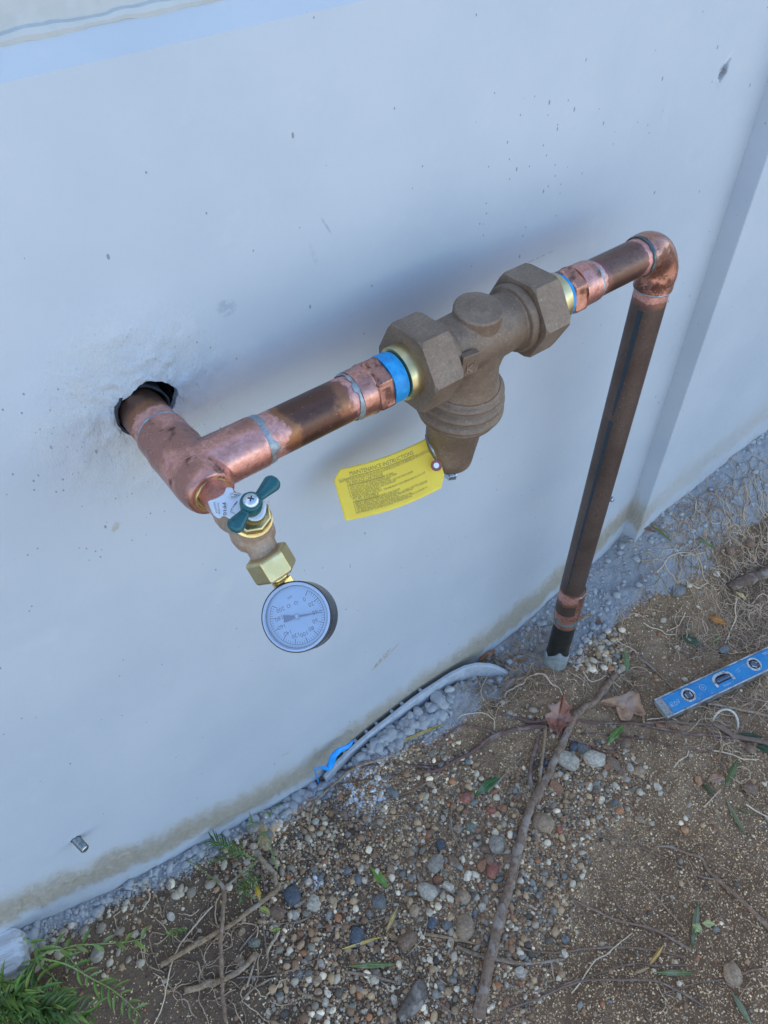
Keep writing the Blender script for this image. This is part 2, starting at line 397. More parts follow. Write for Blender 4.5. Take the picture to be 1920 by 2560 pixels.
    h = t.math('ADD', t.math('MULTIPLY', n2, .25), t.math('MULTIPLY', t.noise(30, 4, .6, P), .5))
    h = t.math('ADD', h, t.math('MULTIPLY', t.noise(9, 3, .5, t.mapping(P, (1, 1, 2.2), (0, .5, 0))), .9)); nb = t.bump(h, .22, .003)
    rgh = t.noise(85, 5, .75, t.mapping(P, (1, 1, .5), (0, .6, 0)))
    nb = t.bump(t.math('MULTIPLY', rgh, t.math('MAXIMUM', ph, t.math('MULTIPLY', band, 1.2))), .95, .004, nb)
    return t.out(c, t.ramp(n2, .3, .7, .5, .65), 0, nb)
M['wall'] = m_wall(); M['wall2'] = m_simple('upper_plaster', (.43, .445, .43), (.47, .48, .465), .7, 0, 60, .25, .002)

def paint_mask(t, P):
    """wall paint that was sprayed onto the soil and stones at the foot of the wall"""
    xyz = t.sep(P); n = t.noise(14, 4, .6, P); n2 = t.noise(160, 4, .7, P)
    w = t.math('ADD', t.ramp(xyz[0], .05, .35, -.028, .03), t.ramp(xyz[0], .5, .75, 0, .032))
    y = t.math('ADD', xyz[1], w)
    y = t.math('ADD', y, t.math('MULTIPLY', t.math('SUBTRACT', n, .5), .07))
    y = t.math('ADD', y, t.math('MULTIPLY', t.math('SUBTRACT', n2, .5), .05))
    y = t.math('ADD', y, t.ramp(xyz[0], .86, .90, 0, .034))
    m = t.ramp(y, -.085, -.030, 0, 1)
    g = t.noise(230, 3, .7, P)
    return t.ramp(t.math('ADD', m, t.math('MULTIPLY', t.math('SUBTRACT', g, .5), 1.5)), .38, .72, 0, .86)
def white_spots(t, P):
    q = gp(*px('G1', 720, 900)); q2 = gp(*px('G2', 440, 340)); r = None
    for c, s in ((q, .07), (q2, .02), (gp(*px('G1', 830, 960)), .018), (gp(*px('C', 650, 1640)), .03)):
        d = t.new('ShaderNodeVectorMath', operation='DISTANCE'); t.set(d.inputs[0], P); d.inputs[1].default_value = tuple(c)
        k = t.ramp(d.outputs['Value'], s*.3, s, 1, 0); r = k if r is None else t.math('MAXIMUM', r, k)
    return t.math('MULTIPLY', r, t.ramp(t.noise(75, 4, .7, P), .50, .60))
PAINT_G = (.35, .365, .375)
def m_soil():
    t = NT('soil'); P = t.wpos(); xyz = t.sep(P)
    n = t.noise(9, 5, .6, P); n2 = t.noise(70, 5, .65, P); n3 = t.noise(330, 4, .7, P)
    c = t.mix(t.ramp(n, .35, .65), (.245, .146, .076), (.335, .212, .120))
    c = t.mix(t.ramp(n2, .45, .68, 0, .7), c, (.155, .080, .036))
    v = t.voro(420, P, 'Color'); vr = t.sep(v)
    c = t.mix(t.math('MULTIPLY', t.math('GREATER_THAN', vr[0], .66), .45), c, t.mix(vr[1], (.52, .36, .20), (.30, .19, .11)))
    wet = t.math('MULTIPLY', t.ramp(t.math('ADD', xyz[1], t.math('MULTIPLY', t.math('SUBTRACT', n, .5), .25)), -.60, -.40, 1, 0), t.ramp(xyz[1], -1.2, -1.0))
    humus = t.math('MULTIPLY', t.ramp(t.math('ADD', xyz[0], t.math('MULTIPLY', t.math('SUBTRACT', n, .5), .3)), -.02, .22, 1, 0), t.ramp(xyz[1], -1.2, -1.0))
    humus = t.math('MAXIMUM', humus, t.math('MULTIPLY', t.ramp(t.math('ADD', xyz[0], t.math('MULTIPLY', t.math('SUBTRACT', n2, .5), .4)), .95, 1.15), t.ramp(xyz[0], 1.6, 1.9, 1, 0)))
    c = t.mix(t.math('MULTIPLY', wet, .7), c, (.175, .092, .044)); c = t.mix(t.math('MULTIPLY', humus, .72), c, (.098, .062, .040))
    c = t.mix(paint_mask(t, P), c, PAINT_G); c = t.mix(white_spots(t, P), c, (.7, .74, .78))
    far = t.ramp(xyz[1], -1.6, -1.2, 1, 0)  # paler grey ground out of view, added to bounce sunlight onto the wall
    c = t.mix(far, c, t.mix(t.ramp(n, .4, .6), (.34, .31, .27), (.42, .39, .35)))
    nb = t.bump(t.math('ADD', n3, t.math('MULTIPLY', n2, 1.2)), .7, .004)
    nb = t.bump(t.voro(420, P), .5, .0015, nb)
    return t.out(c, .9, 0, nb)
M['soil'] = m_soil()
def m_gravel():
    t = NT('gravel'); P = t.wpos(); c = t.attr('tint', 'Color'); n = t.noise(500, 4, .7, P)
    c = t.mix(t.ramp(n, .3, .7, .0, .45), c, t.mix(.45, c, (.05, .045, .04)))
    c = t.mix(t.ramp(t.noise(60, 4, .6, P), .5, .7, 0, .4), c, (.12, .09, .068))
    c = t.mix(paint_mask(t, P), c, PAINT_G); c = t.mix(white_spots(t, P), c, (.72, .76, .80))
    return t.out(c, .75, 0, t.bump(n, .3, .001))
M['gravel'] = m_gravel()
def m_stone():
    t = NT('stone'); oi = t.new('ShaderNodeObjectInfo'); P = t.wpos(); co = t.coord()
    c = oi.outputs['Color']; n = t.noise(190, 5, .75, P); n2 = t.noise(40, 4, .6, P)
    c = t.mix(t.ramp(n, .40, .60, 0, .55), c, t.mix(.8, c, (.035, .035, .04)))
    c = t.mix(t.ramp(t.noise(420, 3, .6, P), .58, .68, 0, .5), c, t.mix(.6, c, (.65, .63, .6)))
    c = t.mix(t.ramp(n2, .5, .72, 0, .45), c, (.13, .10, .075))
    c = t.mix(t.math('MULTIPLY', paint_mask(t, P), .85), c, PAINT_G)
    return t.out(c, .72, 0, t.bump(n, .6, .002))
M['stone'] = m_stone()
def m_obj(name, rough, scale, amp=.5, bump=.4, dist=.001, sss=0, stretch=(1, 1, 1), paint=False):
    t = NT(name); oi = t.new('ShaderNodeObjectInfo'); P = t.wpos(); co = t.coord()
    n = t.noise(scale, 5, .65, t.mapping(co, stretch)); n2 = t.noise(scale*.2, 3, .6, P)
    c = oi.outputs['Color']; c = t.mix(t.ramp(n, .35, .7, 0, amp), c, t.mix(.75, c, (.02, .018, .015)))
    c = t.mix(t.ramp(n2, .52, .62, 0, min(1, amp*1.3)), c, t.mix(.6, c, (.42, .35, .28)))
    n4 = t.noise(scale*.55, 4, .7, P); c = t.mix(t.ramp(n4, .58, .68, 0, amp), c, t.mix(.7, c, (.03, .022, .018)))
    if paint: c = t.mix(paint_mask(t, P), c, PAINT_G)
    return t.out(c, rough, 0, t.bump(n, bump, dist))
M['wood'] = m_obj('bark', .85, 170, .7, 1.0, .003)
M['root'] = m_obj('root', .7, 220, .4, .3, .001)
M['leaf'] = m_obj('leaf', .68, 120, .35, .2, .0008)
M['dryleaf'] = m_obj('dry_leaf', .75, 90, .5, .5, .002)

# ================================================================== the ground: one sheet to the horizon
def axis_pts(lo, hi, step, far_lo, far_hi, n=26):
    a = lo-np.geomspace(.01, lo-far_lo, n)[::-1]; b = hi+np.geomspace(.01, far_hi-hi, n)
    return np.concatenate([a, np.arange(lo, hi+1e-6, step), b])
gx = axis_pts(-.55, 1.45, .0036, -120, 120); gy = axis_pts(-.95, .0, .0036, -120, 120)
XX, YY = np.meshgrid(gx, gy, indexing='ij'); ZZ = ground_h(XX, YY)
nx, ny = XX.shape
me = bpy.data.meshes.new('ground'); vv = np.stack([XX, YY, ZZ], -1).reshape(-1, 3)
I = np.arange(nx*ny).reshape(nx, ny)
ff = np.stack([I[:-1, :-1], I[1:, :-1], I[1:, 1:], I[:-1, 1:]], -1).reshape(-1, 4)
me.vertices.add(len(vv)); me.vertices.foreach_set('co', vv.ravel())
me.loops.add(ff.size); me.loops.foreach_set('vertex_index', ff.ravel())
me.polygons.add(len(ff)); me.polygons.foreach_set('loop_start', np.arange(0, ff.size, 4))
me.polygons.foreach_set('use_smooth', np.ones(len(ff), bool)); me.materials.append(M['soil']); me.update(); me.validate()
tag(link('ground', me), kind='structure')

# ================================================================== the wall
wall = tag(empty('wall', (0.3, 0, 0)), 'pale blue grey painted concrete foundation wall behind the copper pipes', 'wall')
ZL = PZ+.267; LH, LDP = .0182, .0160
PIL = .892
def patch(mb, cx, cz, h, hole, depthf, N=64, rings=14, cap=None):
    """square cell of wall face with a modelled spot; hole(angle)->radius; depthf(r, ang)->y"""
    loops = []
    for j in range(rings+1):
        t = (j/rings)**1.5; L = []
        for k in range(N):
            a = 2*math.pi*k/N; ca, sa = math.cos(a), math.sin(a)
            r1 = h/max(abs(ca), abs(sa)); r = hole(a)*(1-t)+r1*t
            y = 0.0 if j == rings else depthf(r, a, j)
            L.append((cx+r*ca, y, cz+r*sa))
        loops.append(L)
    for L in cap or []: loops.insert(0, L)
    v = [p for L in loops for p in L]; f = []
    for j in range(len(loops)-1):
        for k in range(N):
            f.append((j*N+k, j*N+(k+1) % N, (j+1)*N+(k+1) % N, (j+1)*N+k))
    mb.add(v, f); return loops
def hole_r(a):
    b = .0268+.0028*math.sin(a*2+.9)+.0012*math.sin(5*a+1)+.0006*math.sin(11*a)+.0003*math.sin(23*a+2)
    return b
def hole_y(r, a, j):
    x, z = r*math.cos(a), r*math.sin(a)
    n = mnoise.fractal(Vector((x*45, z*45, 3)), .7, 2.2, 4)
    w = max(0, 1-(r/.11)**2)
    lip = -.0022*math.exp(-((r-hole_r(a)-.004)/.006)**2)
    return w*(-.0058*abs(n)-.0006)+lip*(.6+.6*n)
mb = MB()
hx, hz = .0055, PZ+.0005
N = 64
tun = [[(hx+hole_r(2*math.pi*k/N)*q*math.cos(2*math.pi*k/N), y, hz+hole_r(2*math.pi*k/N)*q*math.sin(2*math.pi*k/N)) for k in range(N)] for y, q in ((.004, .985),)]
patch(mb, hx, hz, .15, hole_r, hole_y, N, 26, cap=tun)
dq = on(*px('Z6', 1465, 308), 1, 0); dx, dz = float(dq[0]), float(dq[2])
def dent_r(a): return .0012
def dent_y(r, a, j):
    ca, sa = math.cos(a-1.1), math.sin(a-1.1); q = math.hypot(r*ca/.0115, r*sa/.0055)+.18*math.sin(5*a)+.1*math.sin(9*a+1)
    return .007*max(0, 1-q**2)**.6-.0008*math.exp(-((q-1.25)/.25)**2)
patch(mb, dx, dz, .045, dent_r, dent_y, 64, 40)
def quad(mb, x0, x1, z0, z1, y0=0.0, y1=None):
    y1 = y0 if y1 is None else y1
    mb.add([(x0, y0, z0), (x1, y0, z0), (x1, y1, z1), (x0, y1, z1)], [(0, 1, 2, 3)])
H0, H1 = hx-.15, hx+.15
quad(mb, -5, H0, -.5, ZL); quad(mb, H0, H1, -.5, hz-.15); quad(mb, H0, H1, hz+.15, ZL)
quad(mb, H1, dx-.045, -.5, ZL); quad(mb, dx-.045, dx+.045, -.5, dz-.045); quad(mb, dx-.045, dx+.045, dz+.045, ZL); quad(mb, dx+.045, PIL+.02, -.5, ZL)
mb.build('wall_panel', M['wall'], wall, True, 30)
mb = MB(); quad(mb, -5, PIL+.02, ZL, ZL+LH, 0, LDP); mb.build('ledge', M['wall'], wall)
mb = MB()                                                    # wall above the ledge, wall thickness and top
quad(mb, -5, PIL+.02, ZL+LH, 1.75, LDP); quad(mb, -5, PIL+.02, 1.75, 1.7501, LDP, .25)
mb.add([(-5, .25, -.5), (6, .25, -.5), (6, .25, 1.75), (-5, .25, 1.75)], [(0, 1, 2, 3)])
mb.add([(-5, .0, -.5), (-5, .25, -.5), (-5, .25, 1.75), (-5, LDP, 1.75), (-5, LDP, ZL+LH), (-5, 0, ZL)], [(0, 1, 2, 3, 4, 5)])
mb.build('upper_wall', M['wall2'], wall, False)
mb = MB()                                                    # rough mortar bead along the back of the ledge
P = []; rad = []
for i in range(260):
    x = -.5+i*.006; n = mnoise.noise(Vector((x*26, 1, 0))); P.append((x, LDP+.001*n, ZL+LH+.0015*mnoise.noise(Vector((x*60, 5, 0))))); rad.append(.0040+.0022*n+.0008*mnoise.noise(Vector((x*120, 0, 2))))
mb.add(*tube(P, [max(.0005, r) for r in rad], 8)); mb.build('mortar_bead', M['wall2'], wall)
mb = MB(); mb.add(*box((PIL+2.5, .108, .626), (1, 0, 0), (0, 1, 0), (0, 0, 1), 5, .2845, 2.25))
bevel(mb.build('pilaster', M['wall'], wall, False), .002)
mb = MB()                                                    # inside of the core hole
v, f, a = lathe([(0, .0272), (.02, .029), (.09, .029)], (hx, .0045, hz), (0, 1, 0), 48, cap=False); mb.add(v, f)
v, f, a = lathe([(0, .03), (.001, .03)], (hx, .094, hz), (0, 1, 0), 48); mb.add(v, f)
mb.build('core_hole', M['dark'], wall)

# crumpled black sleeve round the pipe where it leaves the wall
mb = MB(); v = []; f = []; n = 72; m = 12
for j in range(m):
    s = j/(m-1)
    for k in range(n):
        a = 2*math.pi*k/n
        r = .0224+.0010*math.sin(3*a+1)+.0012*mnoise.noise(Vector((math.cos(a)*3, math.sin(a)*3, s*4)))+.0012*(1-s)
        yy = .06-s*(.0635+.004*mnoise.noise(Vector((math.cos(a)*2, math.sin(a)*2, 9)))+.003*math.sin(a*2+2))
        v.append((r*math.cos(a)*1.02, yy, PZ+r*math.sin(a)*1.02))
for j in range(m-1):
    for k in range(n): f.append((j*n+k, j*n+(k+1) % n, (j+1)*n+(k+1) % n, (j+1)*n+k))
mb.add(v, f); o = mb.build('pipe_sleeve', M['black'])
so = o.modifiers.new('thick', 'SOLIDIFY'); so.thickness = .0018; so.offset = 1
tag(o, 'crumpled black plastic sleeve round the pipe in the wall hole', 'sleeve')

# ================================================================== copper pipe run
D = .10264; XV = .58987; RT = .041275/2; RF = .0229
pipe = tag(empty('copper_pipe', (0, -D, PZ)), 'soldered copper water pipe running from the wall hole along and down into the soil', 'pipe')
O = V(0, -D, PZ)
def clean_at(*js, w=.03):
    return lambda s: max(1-abs(s-j)/w for j in js)
def jit_ring(mb, org, ax, s, r, wid, drip=.0):
    """solder fillet with an uneven edge"""
    ax, u, w = frame(ax); n = 64; v = []; f = []; prof = [(-1, 0), (-.6, .55), (0, .9), (.55, .7), (1, 0)]
    for q, hgt in prof:
        for k in range(n):
            a = 2*math.pi*k/n; nz = mnoise.noise(Vector((math.cos(a)*2.3+s*50, math.sin(a)*2.3, r*90))); n2 = mnoise.noise(Vector((math.cos(a)*7, math.sin(a)*7+s*30, 3)))
            ss = s+q*wid*(.45+1.3*max(0, nz+.25)+.5*n2)+wid*.35*mnoise.noise(Vector((math.cos(a)*1.5, math.sin(a)*1.5+s*20, 8)))
            rr = r+hgt*.0011*(1+.6*nz); v.append(org+ax*ss+(u*math.cos(a)+w*math.sin(a))*rr)
    for j in range(len(prof)-1):
        for k in range(n): f.append((j*n+k, j*n+(k+1) % n, (j+1)*n+(k+1) % n, (j+1)*n+k))
    mb.add(v, f)
mb = MB(); mb.add(*lathe(rod(-.03, .10, RT), V(0, .025, PZ), (0, -1, 0), 48, lambda s: max(0, 1-abs(s-.066)/.030)*.95)); mb.build('tube', M['tube'], pipe)
mb = MB(); mb.add(*lathe(rod(.05, .170, RT), O, (1, 0, 0), 48, clean_at(.063, .160, w=.034))); mb.build('tube', M['tube'], pipe)
mb = MB(); mb.add(*lathe(rod(.455, .555, RT), O, (1, 0, 0), 48, clean_at(.463, .547, w=.020))); mb.build('tube', M['tube'], pipe)
VO = V(XV, -D, PZ)
mb = MB(); mb.add(*lathe(rod(.03, .70, RT), VO, (0, 0, -1), 48, clean_at(.053, .655, w=.022))); mb.build('tube', M['tube_old'], pipe)
# tee
mb = MB()
prof = [(.0435, RT), (.0435, RF), (.062, RF), (.0635, RF+.0006), (.0655, RF+.0006), (.0725, RF+.0012), (.0745, RF+.0006), (.118, RF+.0004), (.128, .0222), (.1335, .0200), (.1345, .0190), (.1345, .012), (.10, .012)]
mb.add(*lathe(prof, V(0, 0, PZ), (0, -1, 0), 64)[:2])
mb.add(*lathe([(0, RF), (.058, RF), (.0612, RF), (.0612, .018), (.0, .018)], O, (1, 0, 0), 64)[:2])
mb.add(*lathe([(-.001, .004), (.0, .0232), (.030, .0232), (.034, .0228)], O+V(0, 0, 0), (1, 0, 0), 64)[:2])
remesh('tee', mb, M['fit'], pipe, .0009, 22)
mb = MB(); jit_ring(mb, V(0, 0, PZ), V(0, -1, 0), .0425, RT+.0006, .0022); mb.build('solder_joint', M['solder'], pipe)
mb = MB(); jit_ring(mb, O, V(1, 0, 0), .0628, RT+.0008, .0050); mb.build('solder_joint', M['solder'], pipe)
# elbow
mb = MB(); RB = .034; path = []
for i in range(7): path.append((.548+i*(XV-RB-.548)/6, 0))
for i in range(1, 24): a = i/24*math.pi/2; path.append((XV-RB+RB*math.sin(a), -RB+RB*math.cos(a)))
for i in range(6): path.append((XV, -RB-i*.0035))
v, f = tube([V(x, -D, PZ+z) for x, z in path], [RF if (i < 5 or i > len(path)-5) else RF-.0006+.0012*math.sin(i*.25) for i in range(len(path))], 48); mb.add(v, f)
mb.build('elbow', M['fit_dark'], pipe)
mb = MB(); jit_ring(mb, O, V(1, 0, 0), .5475, RT+.0012, .0028); mb.build('solder_joint', m_simple('dark_solder', (.06, .09, .10), (.15, .20, .20), .35, .6, 90, .4, .001), pipe)
mb = MB(); jit_ring(mb, VO, V(0, 0, -1), .0528, RT+.0009, .0022); mb.build('solder_joint', M['solder'], pipe)
# adapters: cup, hexagon, blue thread sealant
def hexa(s0, s1, rc, ph, org, ax, ch=.0012):
    return lathe([(s0, rc-ch*1.5), (s0+ch, rc), (s1-ch, rc), (s1, rc-ch*1.5)], org, ax, 6, phase=ph)[:2]
for (s, sg, slv) in ((.157, 1, .172), (.4640, -1, .4410)):
    ad = link('adapter', MB().add(*lathe([(s, RT), (s, RF), (slv, RF+.0002), (slv+.0008*sg, RF+.0012), (slv+.001*sg, RT)], O, (1, 0, 0), 48)[:2]).mesh('adapter', M['fit'], True, 35), pipe)
    mb = MB(); a, b = sorted((slv, slv+.0185*sg)); v, f = hexa(a, b, .0268, .35, O, (1, 0, 0), .0018); mb.add(v, f)
    bevel(mb.build('adapter_hexagon', M['fit_dark'], pipe, False), .0016, 3)
    mb = MB(); jit_ring(mb, O, V(1, 0, 0), s-.0015*sg, RT+.0008, .0036); mb.build('solder_joint', M['solder'], pipe)
    mb = MB(); bw = .0155 if sg > 0 else .006; e = slv+.0185*sg; prof = [(e, .0200), (e, .0232), (e+.25*bw*sg, .0240), (e+.5*bw*sg, .0236), (e+.75*bw*sg, .0240), (e+bw*sg, .0228), (e+bw*sg, .019)]
    mb.add(*lathe(prof, O, (1, 0, 0), 48)[:2]); mb.build('thread_sealant', M['bluetape'], pipe)
# coupling near the ground, older dark pipe under it
mb = MB(); mb.add(*lathe([(.650, RT), (.650, RF-.0003), (.695, RF-.0003), (.698, RF-.001), (.701, RF-.0003), (.748, RF-.0003), (.748, RT)], VO+V(.007, 0, 0), (0, 0, -1), 48)[:2]); mb.build('coupling', m_copper_fit('copper_coupling', -.03), pipe)
mb = MB(); jit_ring(mb, VO+V(.006, 0, 0), V(0, 0, -1), .6495, RT+.0008, .0045); mb.build('solder_joint', M['solder'], pipe)
mb = MB(); jit_ring(mb, VO+V(.007, 0, 0), V(0, 0, -1), .733, RF-.0004, .0075); mb.build('solder_joint', m_simple('dull_solder', (.13, .16, .16), (.20, .23, .22), .6, .4, 70, .4, .001), pipe)
mb = MB(); mb.add(*lathe(rod(.74, 1.0, RT+.0004), VO+V(.008, 0, 0), (0, 0, -1), 48)[:2]); mb.build('buried_tube', M['oldpipe'], pipe)
# blue printed line down the riser
fv = unit(V(-.85, -.525, 0)); rv = V(.525, -.85, 0); mb = MB()
for (z0, z1, w0, w1, off) in ((.075, .19, .17, .13, -.30), (.19, .235, .13, .05, -.33), (.245, .40, .14, .11, -.36), (.40, .62, .09, .05, -.36)):
    v = []; f = []; n = max(4, int((z1-z0)/.006))
    for i in range(n+1):
        t = i/n; z = z0+(z1-z0)*t; w = (w0+(w1-w0)*t)*(1+.25*mnoise.noise(Vector((z*60, 3, 0))))
        for j in range(5):
            a = math.asin(off)+(j/4-.5)*w*2; v.append(VO+V(0, 0, -z)+(fv*math.cos(a)+rv*math.sin(a))*(RT+.00025))
    for i in range(n):
        for j in range(4): f.append((i*5+j, i*5+j+1, i*5+j+6, i*5+j+5))
    mb.add(v, f)
mb.build('printed_line', M['bluemark'], pipe)
# grey sleeve with a torn rim round the buried end
mb = MB(); v = []; f = []; n = 60
for j in range(6):
    for k in range(n):
        a = 2*math.pi*k/n; tear = .010*max(0, math.sin(a*2.0+.5))+.016*max(0, math.sin(a+3.6))**3+.007*max(0, math.sin(a*5+1))
        zt = .835+(.0 if j else 0)+(.020-tear); z = zt+(1.0-zt)*(j/5)**1.3
        v.append(VO+V(.0085, 0, -z)+V(math.cos(a), math.sin(a), 0)*(.0236+.0006*math.sin(3*a)))
for j in range(5):
    for k in range(n): f.append((j*n+k, j*n+(k+1) % n, (j+1)*n+(k+1) % n, (j+1)*n+k))
mb.add(v, f); o = mb.build('ground_sleeve', M['pvc']); so = o.modifiers.new('thick', 'SOLIDIFY'); so.thickness = .002; so.offset = 1
tag(o, 'grey plastic sleeve with a torn rim round the foot of the riser', 'sleeve')

# ================================================================== pressure reducing valve
XP = .302
prv = tag(empty('pressure_valve', (XP, -D, PZ)), 'brown cast bronze pressure reducing valve with two big hexagon nuts on the horizontal pipe', 'valve')
for x0, x1 in ((.2195, .2535), (.3595, .3935)):
    mb = MB(); rc = .0445
    v, f = lathe([(x0, .027), (x0, rc-.001), (x1, rc-.001), (x1, .027)], O, (1, 0, 0), 6, phase=0)[:2]
    ax, u, w = frame((1, 0, 0))
    # hexagon corner seen at angle 1.0 measured from +y towards +z
    t = V(0, math.cos(1.0), math.sin(1.0)); ph = math.atan2(t@w, t@u)
    v, f = lathe([(x0, .0262), (x0, rc), (x1, rc), (x1, .0262)], O, (1, 0, 0), 6, phase=ph)[:2]
    hb = bmesh.new(); hv = [hb.verts.new(p) for p in v]
    for q in f: hb.faces.new([hv[i] for i in q])
    hb.normal_update()
    me = bpy.data.meshes.new('union_nut'); hb.to_mesh(me); hb.free(); me.materials.append(M['bronze'])
    o = link('union_nut', me, prv)
    # round chamfer: cut with a double cone
    c = MB(); c.add(*lathe([(x0-.004, .0385), (x0+.0032, .0447), (x1-.0032, .0447), (x1+.004, .0385)], O, (1, 0, 0), 96)[:2])
    co_ = c.build('tmpcone', M['bronze'], None, False); bo = o.modifiers.new('cut', 'BOOLEAN'); bo.operation = 'INTERSECT'; bo.object = co_; bo.solver = 'EXACT'
    dg = bpy.context.evaluated_depsgraph_get(); me2 = bpy.data.meshes.new_from_object(o.evaluated_get(dg)); o.modifiers.clear(); o.data = me2; me2.name = 'union_nut'
    bpy.data.objects.remove(co_); bevel(o, .0009, 2)
mb = MB()
for s0, s1 in ((.2075, .2255), (.3885, .4165)):
    v, f, a = lathe([(s0, .018), (s0, .0255), (s0+.0015, .0262), (s1-.0015, .0262), (s1, .0255), (s1, .018)], O, (1, 0, 0), 64); mb = MB(); mb.add(v, f); mb.build('brass_tailpiece', M['brass_pale'], prv)
BD = unit(V(0, .148, -.989)); UP = -BD; OC = V(XP, -D, PZ)
mb = MB()
mb.add(*lathe([(.245, .020), (.245, .0285), (.262, .0285), (.272, .0295), (.295, .0305), (.330, .0300), (.350, .0285), (.370, .0285), (.370, .02)], O, (1, 0, 0), 64)[:2])
mb.add(*lathe([(.350, .02), (.350, .0345), (.358, .0355), (.3605, .0345), (.3605, .02)], O, (1, 0, 0), 64)[:2])
mb.add(*lathe([(.252, .02), (.252, .033), (.262, .033), (.264, .029)], O, (1, 0, 0), 64)[:2])
mb.add(*lathe([(.0, .0235), (.030, .0240), (.0350, .0244), (.0366, .0234), (.0366, .0125), (.0374, .0112), (.0382, .0095), (.0382, .0)], OC, UP, 64)[:2])
mb.add(*lathe([(.0, .030), (.030, .0320), (.046, .0345), (.057, .0380), (.060, .0390), (.060, .0)], OC, BD, 64)[:2])
mb.add(*lathe([(0, .0255), (.02, .0275), (.045, .031), (.055, .031)], OC+V(.022, 0, 0)-BD*.004, unit(BD+V(-.55, 0, 0)), 48)[:2])
mb.add(*lathe([(0, .0255), (.02, .0275), (.045, .031), (.055, .031)], OC+V(-.016, 0, 0)-BD*.004, unit(BD+V(.42, 0, 0)), 48)[:2])
remesh('valve_body', mb, M['bronze'], prv, .0011, 14)
# rectangular cast plate with raised mark on the front of the body
_r0 = ray(*px('Z3', 952, 690)); _oy, _oz = CAMP[1]+D, CAMP[2]-PZ
_a = _r0[1]**2+_r0[2]**2; _b = 2*(_r0[1]*_oy+_r0[2]*_oz); _c = _oy**2+_oz**2-.0325**2
pc = CAMP+_r0*((-_b-math.sqrt(max(0, _b*_b-4*_a*_c)))/(2*_a)); pd = unit(unit(V(0, pc[1]+D, pc[2]-PZ))+V(-.12, 0, -.15)); pc = pc-pd*.0016
ex = unit(V(1, 0, 0)-pd*pd[0]); ey = np.cross(pd, ex)
mb = MB(); mb.add(*box(pc, ex, ey, pd, .0190, .024, .0075)); bevel(mb.build('cast_plate', M['bronze'], prv, False), .0009)
mb = MB(); s, f = text_tris('K', .013, 'CENTER'); mb.add([pc+pd*.0040+ex*(q[0]-.001)+ey*(q[1]-.0075) for q in s], f)
s, f = text_tris('s', .007, 'CENTER'); mb.add([pc+pd*.0040+ex*(q[0]+.0045)+ey*(q[1]+.001) for q in s], f)
o = mb.build('cast_letters', m_bronze('letter_bronze', 1.7), prv, False); so = o.modifiers.new('t', 'SOLIDIFY'); so.thickness = .0006; so.offset = 1
# ribbed bell housing
bell = []
def arc(c, r0, wd, am, n=7): return [(c-wd/2+wd*i/n, r0+am*math.sin(math.pi*i/n)) for i in range(n+1)]
bell += [(.056, .0), (.056, .0385)]+arc(.0630, .0392, .010, .0050)+arc(.0755, .0412, .011, .0056)+arc(.0885, .0430, .012, .0054)
bell += [(.0960, .0450), (.0995, .0440), (.1015, .0420), (.1035, .0355), (.1055, .0328), (.1080, .0316), (.140, .0302), (.160, .0292), (.172, .0288), (.1770, .0284), (.1792, .0270), (.1800, .021), (.1795, 0)]
mb = MB(); mb.add(*lathe(bell, OC, BD, 96, cap=False)[:2]); mb.build('bell_housing', M['bronze'], prv, True, 45)
mb = MB(); sp = []
for i in range(20*5+1): s = .180+i*.0004; sp.append((s, .0046+.0005*math.cos(i*2*math.pi/5)))
mb.add(*lathe(sp, OC+V(.010, -.002, 0), BD, 24)[:2]); bl = mb.build('adjusting_bolt', M['zinc'], prv)
mb = MB(); v, f = hexa(.2120, .2200, .0088, .4, OC+V(.010, -.002, 0), BD, .0008); mb.add(v, f); mb.build('bolt_head', M['zinc'], bl, False)

# ================================================================== yellow instruction tag
EP = CAMP+ray(*px('Z5', 1243, 527))*.838
nrm = unit(unit(CAMP-EP)+CR*.10+CD*(-.06))
qa = onplane(*px('Z5', 195, 1150), EP, nrm); qb = onplane(*px('Z5', 1385, 790), EP, nrm); qc = onplane(*px('Z5', 80, 560), EP, nrm)
tu = unit(onplane(*px('Z5', 1000, 325), EP, nrm)-onplane(*px('Z5', 290, 525), EP, nrm)); tv = np.cross(nrm, tu)   # along the print / upward
TWd = .1215; THt = .0585
org = qa.copy()
def tagpt(a, b, lift=0.0):
    """a 0..1 along, b 0..1 up -> point on the gently curled card"""
    x = a*TWd; y = b*THt
    bow = .0045*math.sin(math.pi*a)*(1-.3*b)-.0035*a*a; droop = -.0055*math.sin(math.pi*min(1, a*1.05))*.9+.0028*(a-.5)
    return org+tu*x+tv*(y+droop+.004*a)+nrm*(bow+lift)
tagroot = tag(empty('instruction_tag', tuple(EP)), 'yellow cardboard maintenance instruction tag hanging from the valve bell', 'tag')
cut = .085
def inside(a, b): return True
mb = MB(); NA, NB = 48, 24; v = []; f = []
for i in range(NA+1):
    a = i/NA; lo, hi = 0.0, 1.0
    if a < cut: hi = 1-.19*(1-a/cut)
    if a > 1-cut*.75: lo = .22*(a-1+cut*.75)/(cut*.75); hi = 1-.22*(a-1+cut*.75)/(cut*.75)
    for j in range(NB+1):
        b = lo+(hi-lo)*j/NB; bb = b+(.004*mnoise.noise(Vector((a*30, j, 0))) if j in (0, NB) else 0)
        v.append(tagpt(a, bb))
for i in range(NA):
    for j in range(NB): f.append((i*(NB+1)+j, (i+1)*(NB+1)+j, (i+1)*(NB+1)+j+1, i*(NB+1)+j+1))
mb.add(v, f); o = mb.build('card', M['tag'], tagroot); so = o.modifiers.new('t', 'SOLIDIFY'); so.thickness = .0004; so.offset = -1
